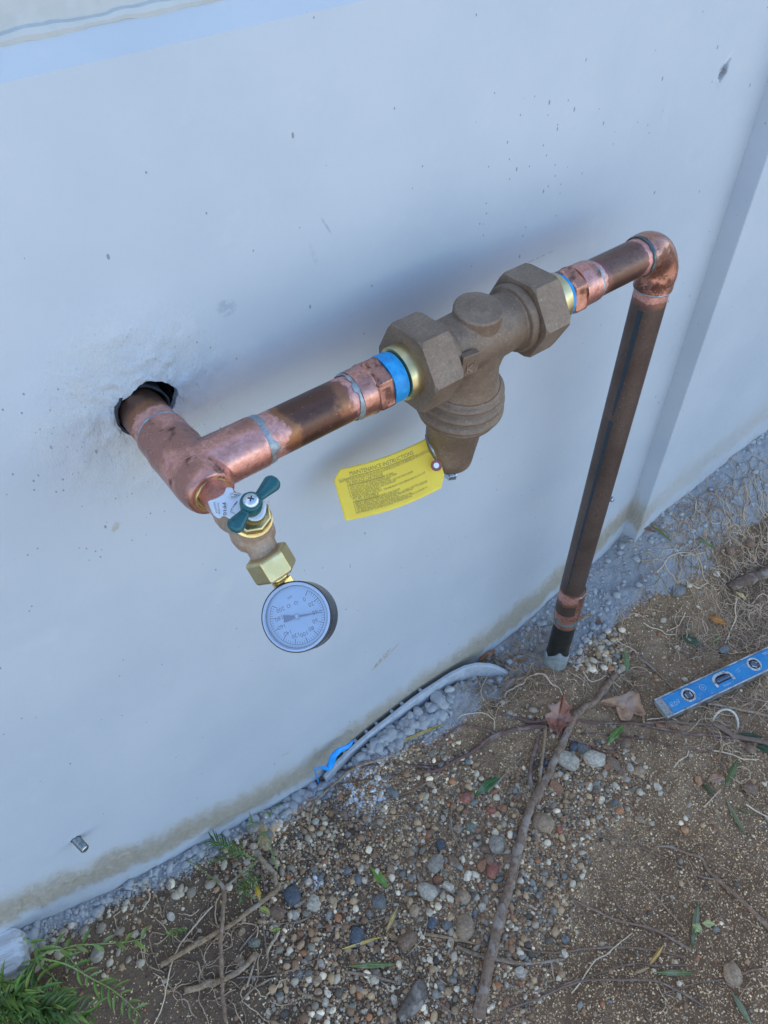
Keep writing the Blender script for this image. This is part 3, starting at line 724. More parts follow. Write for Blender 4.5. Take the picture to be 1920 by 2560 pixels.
lines = [("MAINTENANCE INSTRUCTIONS", .155, .845, .0066, .62, True), 
 ("ALL STANDARD VALVES ARE FACTORY SET AT 50 PSI.  TO INCREASE OR LOWER THE PRESSURE LOOSEN LOCKNUT, TURN", .045, .775, .0028, .90, False),
 ("ADJUSTMENT SCREW CLOCKWISE TO RAISE PRESSURE OR COUNTER CLOCKWISE TO LOWER PRESSURE. RETIGHTEN LOCKNUT", .045, .738, .0028, .90, False),
 ("TO REPLACE CARTRIDGE", .105, .665, .0048, .345, True),
 ("1. SHUT OFF WATER SERVICE TO DWELLING AT MAIN", .105, .618, .0033, .44, False), ("2. OPEN A FAUCET TO RELIEVE PRESSURE, LEAVE OPEN", .105, .573, .0033, .47, False),
 ("3. BACK OFF LOCK NUT AND ADJUSTING SCREW", .105, .528, .0033, .40, False), ("4. LOOSEN BELL HOUSING, REMOVE SPRING, DISC, AND FRICTION WASHER", .105, .483, .0033, .62, False),
 ("5. REMOVE BOLT, PRESSURE PLATE, AND DIAPHRAGM", .105, .438, .0033, .44, False), ("6. REMOVE CARTRIDGE ASSEMBLY", .105, .393, .0033, .29, False),
 ("7. REMOVE SCREEN, CLEAN OUT.  SQUARE BODY FOR DEBRIS AND FLUSH OUT", .105, .348, .0033, .73, False),
 ("TO RE-ASSEMBLE", .115, .285, .0048, .25, True),
 ("1. SCREW IN NEW CARTRIDGE ASSEMBLY AND TIGHTEN", .115, .245, .0031, .45, False), ("2. REPLACE DIAPHRAGM, PRESSURE PLATE AND BOLT", .115, .210, .0031, .43, False),
 ("3. REPLACE SPRING, DISC, FRICTION WASHER, AND BELL HOUSING, TIGHTEN", .115, .175, .0031, .62, False),
 ("4. TURN IN ADJUSTING SCREW TO ADJUSTING SETTING, TIGHTEN LOCK NUT", .115, .140, .0031, .57, False),
 ("5. CHECK ALL FITTINGS AND TURN WATER BACK ON", .115, .106, .0031, .42, False), ("6. LET WATER RUN A FEW MOMENTS TO PURGE THE SYSTEM OF AIR.", .115, .072, .0031, .54, False),
 ("7. TO ADJUST PRESSURE ON REGULATOR TO DESIRED SETTING, TURN CLOCKWISE TO", .115, .038, .0031, .70, False),
 ("RAISE PRESSURE OR COUNTERCLOCKWISE TO LOWER PRESSURE.", .115, .004, .0031, .54, False), ("1-0222-00", .735, .155, .0038, .09, False)]
mb = MB()
for body, a0, b0, size, span, under in lines:
    b0 = b0*.88+.09
    s, f = text_tris(body, 1.0); wdt = max(q[0] for q in s)
    mb.add([tagpt(a0+q[0]/wdt*span, b0+q[1]*size/THt, .00015) for q in s], f)
    if under:
        n = 12; vv_ = [tagpt(a0+span*i/n, b0-.018-dd, .00015) for i in range(n+1) for dd in (0, .008)]
        mb.add(vv_, [(2*i, 2*i+1, 2*i+3, 2*i+2) for i in range(n)])
mb.build('print', M['tagink'], tagroot, False)
tn = nrm
mb = MB(); v = []; f = []
for k in range(40):
    a = 2*math.pi*k/40
    for r in (.0031, .0064): v.append(EP+(tu*math.cos(a)+tv*math.sin(a))*r+nrm*.0052)
for k in range(40): j = (k+1) % 40; f.append((2*k, 2*k+1, 2*j+1, 2*j))
mb.add(v, f); mb.build('eyelet_ring', M['red'], tagroot, False)
mb = MB(); mb.add(*lathe([(0, .0031), (.0006, .0031)], EP+nrm*.0046, nrm, 32)[:2]); mb.build('eyelet_hole', M['dial'], tagroot, False)
q0 = onplane(*px('Z5', 1115, 175), EP+nrm*.012, nrm); q1 = onplane(*px('Z5', 1190, 330), EP+nrm*.016, nrm); q2 = onplane(*px('Z5', 1250, 470), EP+nrm*.007, nrm)
mb = MB(); P = catmull([q0, q1, q2], 6); sd_ = unit(np.cross(q2-q0, nrm)); v = []
for i, p in enumerate(P): 
    w = .0048*math.sin(math.pi*min(1, .06+i/len(P)*.94)); v += [p-sd_*w*.3+nrm*.002, p+sd_*w*.3+nrm*w*.2]
f = [(2*i, 2*i+1, 2*i+3, 2*i+2) for i in range(len(P)-1)]
mb.add(v, f); o = mb.build('tag_clip', M['clip'], tagroot); so = o.modifiers.new('t', 'SOLIDIFY'); so.thickness = .0008

# ================================================================== drain valve with green handle
def yz(y, z, x=0.0): return V(x, y, PZ+z)
dv = tag(empty('drain_valve', tuple(yz(-.2, .012))), 'small bronze drain valve with a green butterfly handle at the end of the tee', 'valve')
A0, A1, A2 = yz(-.1315, .002), yz(-.165, .0085), yz(-.2035, .0165)
ax1 = unit(A2-A0)
mb = MB(); mb.add(*lathe([(-.002, .0130), (-.002, .0156), (.0016, .0156), (.0026, .0150), (.0026, .0140), (.0014, .0134), (.0014, .0120)], V(0, -.1338, PZ), V(0, -1, 0), 48)[:2]); mb.build('brass_bushing', M['brass'], dv, True, 40)
mb = MB(); mb.add(*lathe([(-.01, .0127), (.034, .0127), (.036, .0136), (.039, .0136)], A0, ax1, 40)[:2]); mb.build('copper_stub', M['fit'], dv, True, 40)
SPD = unit(yz(-.2515, -.0345)-yz(-.2065, .0165))        # spout direction
mb = MB()
mb.add(*lathe([(.034, .006), (.035, .0148), (.044, .0152), (.050, .0140), (.056, .0135), (.070, .0125)], A0, ax1, 48)[:2])
mb.add(*lathe([(-.0165, .002), (-.014, .0095), (-.008, .0148), (0, .0168), (.008, .0150), (.014, .0105), (.0165, .002)], A2+V(0, .004, -.002), (1, 0, 0), 40)[:2])
mb.add(*lathe([(-.004, .011), (.0, .0115), (.026, .0108), (.030, .0108)], A2, SPD, 48)[:2])
ST = unit(V(-.04, -.32, .947)); SB = A2+V(0, .003, 0)
mb.add(*lathe([(0, .0140), (.017, .0132), (.018, .010)], SB, ST, 48)[:2])
remesh('valve_body', mb, M['bronze_lt'], dv, .0008, 8)
mb = MB(); mb.add(*lathe([(.0165, .009), (.0165, .0138), (.0185, .0146), (.020, .0130), (.0205, .0128)], SB, ST, 40)[:2]); v, f = lathe([(.0200, .010), (.0200, .0128), (.0208, .0138), (.026, .0138), (.0268, .0128), (.0268, .008)], SB, ST, 8)[:2]; mb.add(v, f)
mb.build('packing_nut', M['brass'], dv, True, 30)
mb = MB(); mb.add(*lathe([(.01, .005), (.041, .005)], SB, ST, 20)[:2]); mb.build('stem', M['zinc'], dv)
# handle
HC = SB+ST*.0405
t1 = onplane(*px('Z9', 1365, 190), HC, ST); t2 = onplane(*px('Z9', 300, 1430), HC, ST)
mb = MB()
mb.add(*lathe([(-.0055, .0), (-.0055, .0062), (-.0050, .0071), (-.001, .0078), (.0035, .0078), (.0058, .0072), (.0066, .0062), (.0066, 0)], HC, ST, 40, cap=False)[:2])
for tp in (t1, t2):
    dl = np.linalg.norm(tp-HC); dr = (tp-HC)/dl; sd2 = np.cross(ST, dr); v = []; f = []; n = 20
    for i in range(17):
        q = i/16; s = .004+(dl+.0012-.004)*q
        w = .0035+.0030*min(1, max(0, (q-.15)/.6))**1.0
        e = max(0, (s-(dl-.0048))/.006); w *= math.sqrt(max(0.0, 1-e*e)) if e > 0 else 1
        for k in range(n): a = 2*math.pi*k/n; v.append(HC+dr*s+sd2*w*math.cos(a)+ST*(w*.72*math.sin(a)+.001*q))
    for i in range(16):
        for k in range(n): f.append((i*n+k, i*n+(k+1) % n, (i+1)*n+(k+1) % n, (i+1)*n+k))
    f.append(tuple(range(n-1, -1, -1))); f.append(tuple(16*n+k for k in range(n))); mb.add(v, f)
hd = remesh('handle', mb, M['green'], dv, .0005, 8)
mb = MB(); mb.add(*lathe([(.0060, .0056), (.0068, .0055), (.0079, .0048), (.0088, .0034), (.0093, .0015), (.0094, 0)], HC, ST, 32, cap=False)[:2]); sc_ = mb.build('screw', M['zinc'], dv)
mb = MB(); h1 = unit(t1-HC); h2 = np.cross(ST, h1); mb.add(*box(HC+ST*.0094, h1*.9+h2*.5, h2*.9-h1*.5, ST, .0042, .0009, .0006)); mb.add(*box(HC+ST*.00935, h1*.9+h2*.5, h2*.9-h1*.5, ST, .0009, .0042, .0006)); mb.build('cross_slot', M['ink'], sc_, False)
# crumpled white label under the handle
lb = MB(); PL = SB+ST*.0300
outl = [('Z1', 955, 1200), ('Z1', 1050, 1185), ('Z1', 1095, 1160), ('Z1', 1115, 1112), ('Z1', 1165, 1120), ('Z1', 1170, 1170), ('Z1', 1230, 1180), ('Z1', 1290, 1160), ('Z1', 1370, 1160), ('Z1', 1440, 1240), ('Z1', 1440, 1330), ('Z1', 1400, 1390), ('Z1', 1330, 1400),
        ('Z1', 1270, 1380), ('Z1', 1160, 1388), ('Z1', 1095, 1350), ('Z1', 1050, 1362), ('Z1', 1000, 1310)]
def labpt(z, u, v):
    p = onplane(*px(z, u, v), PL, ST); d = p-PL; side = d@V(1, 0, 0); back = max(0, d@unit(V(0, .947, .32)))
    drop = .0050*min(1, max(0, (back-.010)/.03))+max(0, abs(side)-.005)**2*22*min(1, back/.015)
    return p-ST*drop
oc = [np.array(px(*q)) for q in outl]; cen = sum(oc)/len(oc); N_ = 90; pts2 = catmull(list(oc)+[oc[0]], 5)[:-1]; v = []; f = []; RN = 9
for j in range(RN+1):
    for q in pts2:
        w = cen+(q-cen)*(1-j/RN*.97); uu = (w[0]-230)/.3014; vv2 = (w[1]-880)/.3014
        p = labpt('Z1', uu, vv2); v.append(p+ST*(.0007*mnoise.noise(Vector(tuple(p*160)))))
n = len(pts2)
for j in range(RN):
    for k in range(n): f.append((j*n+k, j*n+(k+1) % n, (j+1)*n+(k+1) % n, (j+1)*n+k))
f.append(tuple(RN*n+k for k in range(n)))
lb.add(v, f); o = lb.build('label', M['paper'], dv); so = o.modifiers.new('t', 'SOLIDIFY'); so.thickness = .0004; so.offset = -1
mb = MB()
def labtext(body, u0, v0, du, dv_, hgt):
    s, f = text_tris(body, 1.0); wdt = max(q[0] for q in s); L = math.hypot(du, dv_); up = (dv_/L, -du/L)
    mb.add([labpt('Z1', u0+du*q[0]/wdt+up[0]*q[1]*hgt, v0+dv_*q[0]/wdt+up[1]*q[1]*hgt)+ST*.0012 for q in s], f)
labtext('PF10', 1080, 1243, 8, 112, 42); labtext('NO KINK', 1036, 1240, 14, 95, 18); labtext('NOZZLE', 1002, 1225, 26, 95, 18)
for a, b in (((1165, 1295), (1205, 1240)), ((1205, 1240), (1190, 1275)), ((1160, 1300), (1150, 1330)), ((1150, 1330), (1185, 1345)), ((1170, 1290), (1185, 1262))):
    p, q = labpt('Z1', *a)+ST*.0012, labpt('Z1', *b)+ST*.0012; mb.add(*tube([p, q], .00016, 4))
mb.build('print', M['ink'], dv, False)
p0, p1 = labpt('Z1', 1150, 1190)+ST*.002, labpt('Z1', 1225, 1192)+ST*.002
mb = MB(); mb.add(*tube([p0, p0*.6+p1*.4+ST*.001, p1], [.0014, .0016, .0006], 10)); mb.build('staple', M['zinc'], dv)

# ================================================================== pressure gauge
gc = yz(-.2515, -.0345); NC = yz(-.2225, -.0010)
gv = unit(CAMP-gc); gn = unit(gv-CR*.23+CD*.03)
gc = gc+gv*.011
gauge = tag(empty('pressure_gauge', tuple(gc)), 'round pressure gauge with a white dial given the blue of reflected sky below the green handled valve', 'gauge')
w_st = unit(gc-gn*.0165-NC)
ax, u, w = frame(w_st)
mb = MB(); hv_ = lathe([(-.0095, .010), (-.0095, .0150), (-.008, .0172), (.0075, .0172), (.0095, .0150), (.0095, .006)], NC, w_st, 6, phase=.25)[:2]; mb.add(*hv_); bevel(mb.build('hose_nut', M['brass_pale'], gauge, False), .0009, 3)
mb = MB(); mb.add(*lathe([(.008, .0055), (.0115, .0055), (.0115, .0068), (.0125, .0068), (.014, .0058), (.016, .0058)], NC, w_st, 32)[:2]); v, f = lathe([(.0145, .006), (.0145, .0078), (.0215, .0078)], NC, w_st, 6, phase=.7)[:2]; mb.add(v, f); mb.build('gauge_stem', M['brass'], gauge, True, 25)
RG = .0256
GF = gc+gn*.003
mb = MB(); mb.add(*lathe([(-.029, .0), (-.029, .021), (-.027, .0240), (-.024, .0256), (-.002, .0257), (0, RG), (.0022, RG), (.0026, RG-.0005), (.0026, RG-.0014), (.0012, RG-.0032), (.0005, RG-.0036)], GF, gn, 72, cap=False)[:2]); mb.build('gauge_case', M['gaugeblack'], gauge, True, 45)
mb = MB(); mb.add(*lathe([(0.0024, RG-.0007), (.0034, RG-.0012), (.0036, RG-.0022), (.0016, RG-.0032)], GF, gn, 72, cap=False)[:2]); mb.build('rim', m_simple('rim_plastic', (.34, .42, .54), (.38, .46, .58), .18, 0, 60, .02), gauge)
mb = MB(); mb.add(*lathe([(-.0015, RG-.0030), (-.0012, RG-.0030)], GF, gn, 72)[:2]); mb.build('dial', M['dial'], gauge, False)
th = R(156); eu = unit(CR*math.sin(th)-CD*math.cos(th)*1.0); eu = unit(eu-gn*(eu@gn)); er = np.cross(eu, gn)
FZ = GF-gn*.00105
def dp(r, deg, lift=0): a = R(deg); return FZ+er*(r*math.sin(a))+eu*(r*math.cos(a))+gn*lift     # deg clockwise from dial top
mb = MB()
for k in range(51):
    dg_ = -135+270*k/50; big = k % 5 == 0; r0, r1, hw = (.0160 if big else .0178), .0200, (.00026 if big else .00013)
    tdir = er*math.cos(R(dg_))-eu*math.sin(R(dg_)); a, b = dp(r0, dg_), dp(r1, dg_); mb.add([a-tdir*hw, b-tdir*hw, b+tdir*hw, a+tdir*hw], [(0, 1, 2, 3)])
arcv = []
for k in range(91):
    dg_ = -135+3*k; arcv += [dp(.0199, dg_), dp(.0202, dg_)]
mb.add(arcv, [(2*i, 2*i+2, 2*i+3, 2*i+1) for i in range(90)])
for k in range(11):
    dg_ = -135+27*k; s, f = text_tris(str(20*k), .0043, 'CENTER'); c = dp(.0134, dg_)
    mb.add([c+er*q[0]+eu*(q[1]-.0013) for q in s], f)
s, f = text_tris('psi', .0032, 'CENTER'); c = dp(.0145, 180); mb.add([c+er*q[0]+eu*(q[1]-.001) for q in s], f)
mb.build('dial_print', M['ink'], gauge, False)
nd = -135+270*43/200
mb = MB(); tdir = er*math.cos(R(nd))-eu*math.sin(R(nd)); a, b = dp(.0, nd, .0012), dp(.0186, nd, .0012); c = dp(-.0098, nd, .0012); dm = dp(-.0088, nd, .0012)
mb.add([a-tdir*.0008, b-tdir*.0002, b+tdir*.0002, a+tdir*.0008, c+tdir*.0028, c-tdir*.0028], [(0, 1, 2, 3), (5, 0, 3, 4)])
o = mb.build('needle', m_simple('needle_blue', (.02, .05, .13), (.03, .06, .15), .4, 0, 30, 0), gauge, False); so = o.modifiers.new('t', 'SOLIDIFY'); so.thickness = .0003
mb = MB(); mb.add(*lathe([(.001, .0022), (.0022, .0022), (.0027, .0015), (.0028, 0)], FZ, gn, 24, cap=False)[:2])
for ddg in (-17, 17): mb.add(*lathe([(0, .0013), (.0006, .0013), (.001, .0008), (.0011, 0)], dp(.0098, 180+ddg), gn, 16, cap=False)[:2])
mb.build('rivet', M['zinc'], gauge)
mb = MB(); n = 72; v = [GF+gn*.0022+(er*math.cos(2*math.pi*k/n)+eu*math.sin(2*math.pi*k/n))*(RG-.0027) for k in range(n)]; mb.add(v, [tuple(range(n))]); mb.build('lens', M['lens'], gauge, False)

# ================================================================== bolts in the wall
def wall_bolt(P, dirv, L, r, label):
    t = tag(empty('wall_bolt', tuple(P)), label, 'bolt', 'cut bolts left in the wall')
    mb = MB(); pr = [(-.01, r)]; m = int(L/.0015)
    for i in range(m*4): s = i*.0015/4; pr.append((s, r+.0007*math.cos(i*math.pi/2)))
    pr += [(L, r-.0004), (L+.0006, r-.0012), (L+.0006, 0)]
    mb.add(*lathe(pr, P, dirv, 24, cap=False)[:2]); mb.build('threaded_rod', M['zinc'], t, True, 60)
    mb = MB(); v = []; n = 24
    for k in range(n):
        a = 2*math.pi*k/n; v.append(P+V(math.cos(a), 0, math.sin(a))*r+V(0, -.0005, 0)); q = r*(1.25+.12*math.sin(3*a)+.10*math.sin(7*a+1)); v.append(P+V(math.cos(a), 0, math.sin(a))*q+V(0, -.0005, 0))
    mb.add(v, [(2*k, 2*k+1, (2*k+3) % (2*n), (2*k+2) % (2*n)) for k in range(n)]); o = mb.build('chipped_paint', M['dark'], t, False); so = o.modifiers.new('t', 'SOLIDIFY'); so.thickness = .0008
wall_bolt(on(*px('L0', 450, 470), 1, 0), unit(V(.25, -1, -.02)), .021, .0052, 'short zinc threaded bolt stub low on the left of the wall')
wall_bolt(on(1508, 1236, 1, 0), unit(V(.15, -1, 0)), .022, .0048, 'thin zinc bolt stub on the wall just right of the vertical pipe')

# ================================================================== things on the ground
def img(z, u, v): return px(z, u, v) if z else (u, v)
def scale_at(P): return ((np.asarray(P)-CAMP)@CF)/FPX              # metres per photo pixel there
def gpath(z, pts, up, k=5):
    P = [gp(*img(z, u, v), 0) for u, v in pts]; P = catmull(P, k)
    out = []
    for p in P:
        g = float(ground_h(p[0], p[1])); out.append(V(p[0], min(p[1], -.004), max(g, p[2])+up))
    # relax heights so that a stiff twig bridges small hollows
    zz = np.array([p[2] for p in out])
    for _ in range(6): zz[1:-1] = np.maximum(zz[1:-1], (zz[:-2]+zz[2:])/2)
    for p, q in zip(out, zz): p[2] = q
    return out
def twig(name, z, pts, r0, r1, color, label, cat, mat='wood', up=None, n=8, rough=.07, group=None, link_it=True):
    kk = .66 if name == 'stick' and cat != 'root' else .8
    r0, r1 = r0*kk, r1*kk
    P = gpath(z, pts, (r0*.7+.001) if up is None else up*.8)
    m = len(P); sd = random.random()*99
    for i, p in enumerate(P):
        j = max(r0*.45, .0008); p += V(mnoise.noise(Vector((i*.45, sd, 0)))*j, mnoise.noise(Vector((i*.45, sd, 5)))*j, abs(mnoise.noise(Vector((i*.3, sd, 9))))*j)
    rad = [(r0+(r1-r0)*i/(m-1))*(1+rough*2*mnoise.noise(Vector((i*.6, sd, 2)))+(.28*math.exp(-((i % 13)-6)**2/1.5) if r0 > .003 else 0)) for i in range(m)]
    mb = MB(); mb.add(*tube(P, [max(.0003, q) for q in rad], n)); o = mb.build(name, M[mat]); o.color = (min(1, color[0]*1.3), color[1]*1.08, color[2]*.86, 1)
    return tag(o, label, cat, group)
TAN, GREY_, PURP, PALE, DKB = (.30, .225, .155), (.25, .205, .165), (.135, .082, .075), (.50, .43, .33), (.12, .085, .062)
# the main stick
twig('stick', 'G3', [(752, -20), (690, 60), (640, 130), (560, 180), (510, 230), (475, 300), (445, 370), (400, 470), (345, 590), (290, 690), (235, 800), (200, 920), (168, 1050), (135, 1190), (75, 1400), (20, 1620), (-10, 1760), (-60, 2010)], .0085, .0125, (.235, .175, .135), 'long thick bent stick lying down the middle of the gravel', 'stick', n=16, rough=.05, up=.010)
twig('stick', 'G3', [(292, 345), (270, 440), (245, 560), (262, 660), (285, 720)], .0060, .0062, (.17, .12, .10), 'dark forked side stick joining the long thick stick', 'stick', n=10, up=.008)
twig('stick', 'G3', [(340, 292), (326, 400), (312, 520), (300, 640), (292, 700)], .0040, .0045, TAN, 'straight pale stick beside the fork of the long thick stick', 'stick', n=10, up=.012)
twig('stick', 'L0', [(960, 1230), (1150, 1120), (1340, 1010), (1500, 900), (1640, 790), (1660, 740)], .0058, .0052, TAN, 'straight tan stick slanting up through the weed clump', 'stick', n=10, up=.014)
twig('stick', 'L0', [(1545, 585), (1590, 640), (1630, 690), (1645, 770)], .0062, .0055, (.33, .27, .2), 'short pale stick inside the weed clump by the wall', 'stick', n=10, up=.012)
twig('stick', 'L0', [(1298, 735), (1340, 790), (1338, 900), (1320, 1100), (1325, 1250), (1335, 1400), (1352, 1570)], .0050, .0042, (.26, .19, .14), 'upright looking brown stick with a knobbed end left of the weed clump', 'stick', n=10, up=.022)
twig('stick', 'L0', [(1100, 1380), (1230, 1335), (1350, 1300), (1450, 1230), (1525, 1155)], .0068, .0058, (.33, .26, .19), 'thick cut stick with a flat end near the bottom edge', 'stick', n=10, up=.008)
twig('stick', 'B', [(1165, 1260), (1090, 1400), (1030, 1560), (960, 1720), (830, 1880), (650, 2085)], .0026, .0022, GREY_, 'thin grey twig crossing under the tan stick', 'stick')
twig('stick', 'B', [(1210, 1850), (1120, 1980), (1050, 2110), (1045, 2200)], .0040, .0030, (.42, .36, .28), 'pale broken stick end right of the weed clump', 'stick', up=.006)
twig('stick', 'B', [(960, 1000), (1010, 1200), (1000, 1400), (980, 1650), (1010, 1900), (1040, 2150)], .0020, .0018, (.2, .165, .14), 'thin brown stem standing behind the tan stick', 'stick', up=.006)
twig('stick', 'B', [(930, 870), (760, 1010), (600, 1150), (480, 1250)], .0026, .0030, (.26, .25, .15), 'greenish brown stem leaning left from the weed clump', 'stick', up=.02)
twig('stick', 'G2', [(350, 1000), (460, 1045), (570, 1090)], .0032, .0028, TAN, 'short straight tan twig at the bottom of the gravel', 'twig')
twig('stick', 'G2', [(620, 880), (780, 905), (950, 948)], .0033, .0030, GREY_, 'grey twig lying under the green lance leaf', 'twig')
twig('stick', 'G2', [(1090, 655), (1270, 685), (1440, 722)], .0040, .0022, TAN, 'pale twig pointing at the long stick from the left', 'twig')
twig('stick', 'G2', [(1285, 725), (1350, 755), (1450, 792), (1560, 810), (1680, 835)], .0048, .0034, (.27, .22, .17), 'grey twig passing under the long thick stick', 'twig')
twig('stick', 'G2', [(1020, 230), (1045, 290), (1070, 350)], .0032, .0028, GREY_, 'short grey twig among the brown stones', 'twig')
twig('stick', 'G2', [(1245, 740), (1195, 850)], .0025, .0020, TAN, 'tiny tan twig left of the long stick low down', 'twig')
twig('stick', 'G2', [(160, 590), (260, 592), (380, 570), (500, 500), (640, 425)], .0017, .0012, (.25, .19, .15), 'curved brown twig under the blue grey stones', 'twig')
twig('stick', 'G2', [(470, 612), (640, 605), (780, 578), (935, 528)], .0019, .0013, (.25, .2, .16), 'curved thin twig above the dark blue stone', 'twig')
twig('stick', 'G2', [(-20, 912), (200, 900), (330, 860), (530, 770)], .0018, .0010, GREY_, 'thin twig rising right at the lower left of the gravel', 'twig')
twig('stick', 'G2', [(100, 770), (75, 860), (40, 970)], .0030, .0024, (.42, .37, .3), 'bleached stick near the weed clump pointing down', 'twig')
twig('stick', 'G2', [(200, 915), (90, 970), (0, 1065)], .0026, .0020, (.36, .3, .24), 'bleached twig slanting to the lower left', 'twig')
twig('stick', 'D', [(1000, 1195), (1080, 1120), (1150, 1055)], .0026, .0022, TAN, 'short twig pointing at the foot of the maple leaf', 'twig')
twig('stick', 'D', [(700, 1495), (800, 1400), (900, 1300)], .0036, .0028, (.33, .29, .23), 'pale twig lying against the veined green leaf', 'twig')
twig('stick', 'D', [(665, 1600), (780, 1555), (890, 1490)], .0026, .0020, TAN, 'thin twig below the veined green leaf', 'twig')
twig('stick', 'G1', [(1275, 915), (1255, 1000), (1250, 1080), (1270, 1180), (1330, 1290)], .0026, .0020, (.27, .21, .16), 'curved twig left of the fork of the long stick', 'twig')
twig('stick', 'G1', [(850, 718), (700, 758), (620, 815), (540, 890), (450, 965), (420, 1050), (410, 1125)], .0034, .0026, (.37, .30, .225), 'long bent pale twig lying over the stones below the blue tape', 'twig', up=.010)
twig('stick', 'R0', [(680, 1065), (740, 1110), (780, 1180), (810, 1270), (822, 1370)], .0030, .0034, (.34, .28, .2), 'bent tan twig over the flat tan leaf', 'twig', up=.008)
twig('stick', 'R0', [(750, 895), (850, 970), (950, 1060), (1015, 1120)], .0028, .0030, (.24, .18, .13), 'straight brown twig running to the left end of the level', 'twig')
twig('stick', 'R0', [(1250, 1235), (1400, 1260), (1530, 1290), (1690, 1330)], .0036, .0040, (.33, .27, .2), 'straight pale twig just below the level', 'twig')
twig('stick', 'F', [(1260, 800), (1400, 735), (1550, 680), (1690, 640)], .0140, .0155, (.155, .115, .09), 'fat dark root lying at the right edge above the level', 'root', n=12, up=.006)
twig('stick', 'G4', [(40, 808), (200, 830), (340, 820), (455, 800)], .0038, .0028, (.30, .25, .2), 'pale twig right of the long stick near the bottom', 'twig')
twig('stick', 'G4', [(1000, 135), (1080, 140), (1170, 175), (1265, 210), (1310, 290), (1400, 370), (1480, 440), (1580, 540), (1690, 645)], .0020, .0052, (.26, .185, .135), 'forked brown root running to the right edge over the sand', 'root')
twig('stick', 'G4', [(365, 790), (378, 860), (392, 925)], .0018, .0016, (.42, .36, .28), 'short straight pale stalk standing on the sand edge', 'twig')
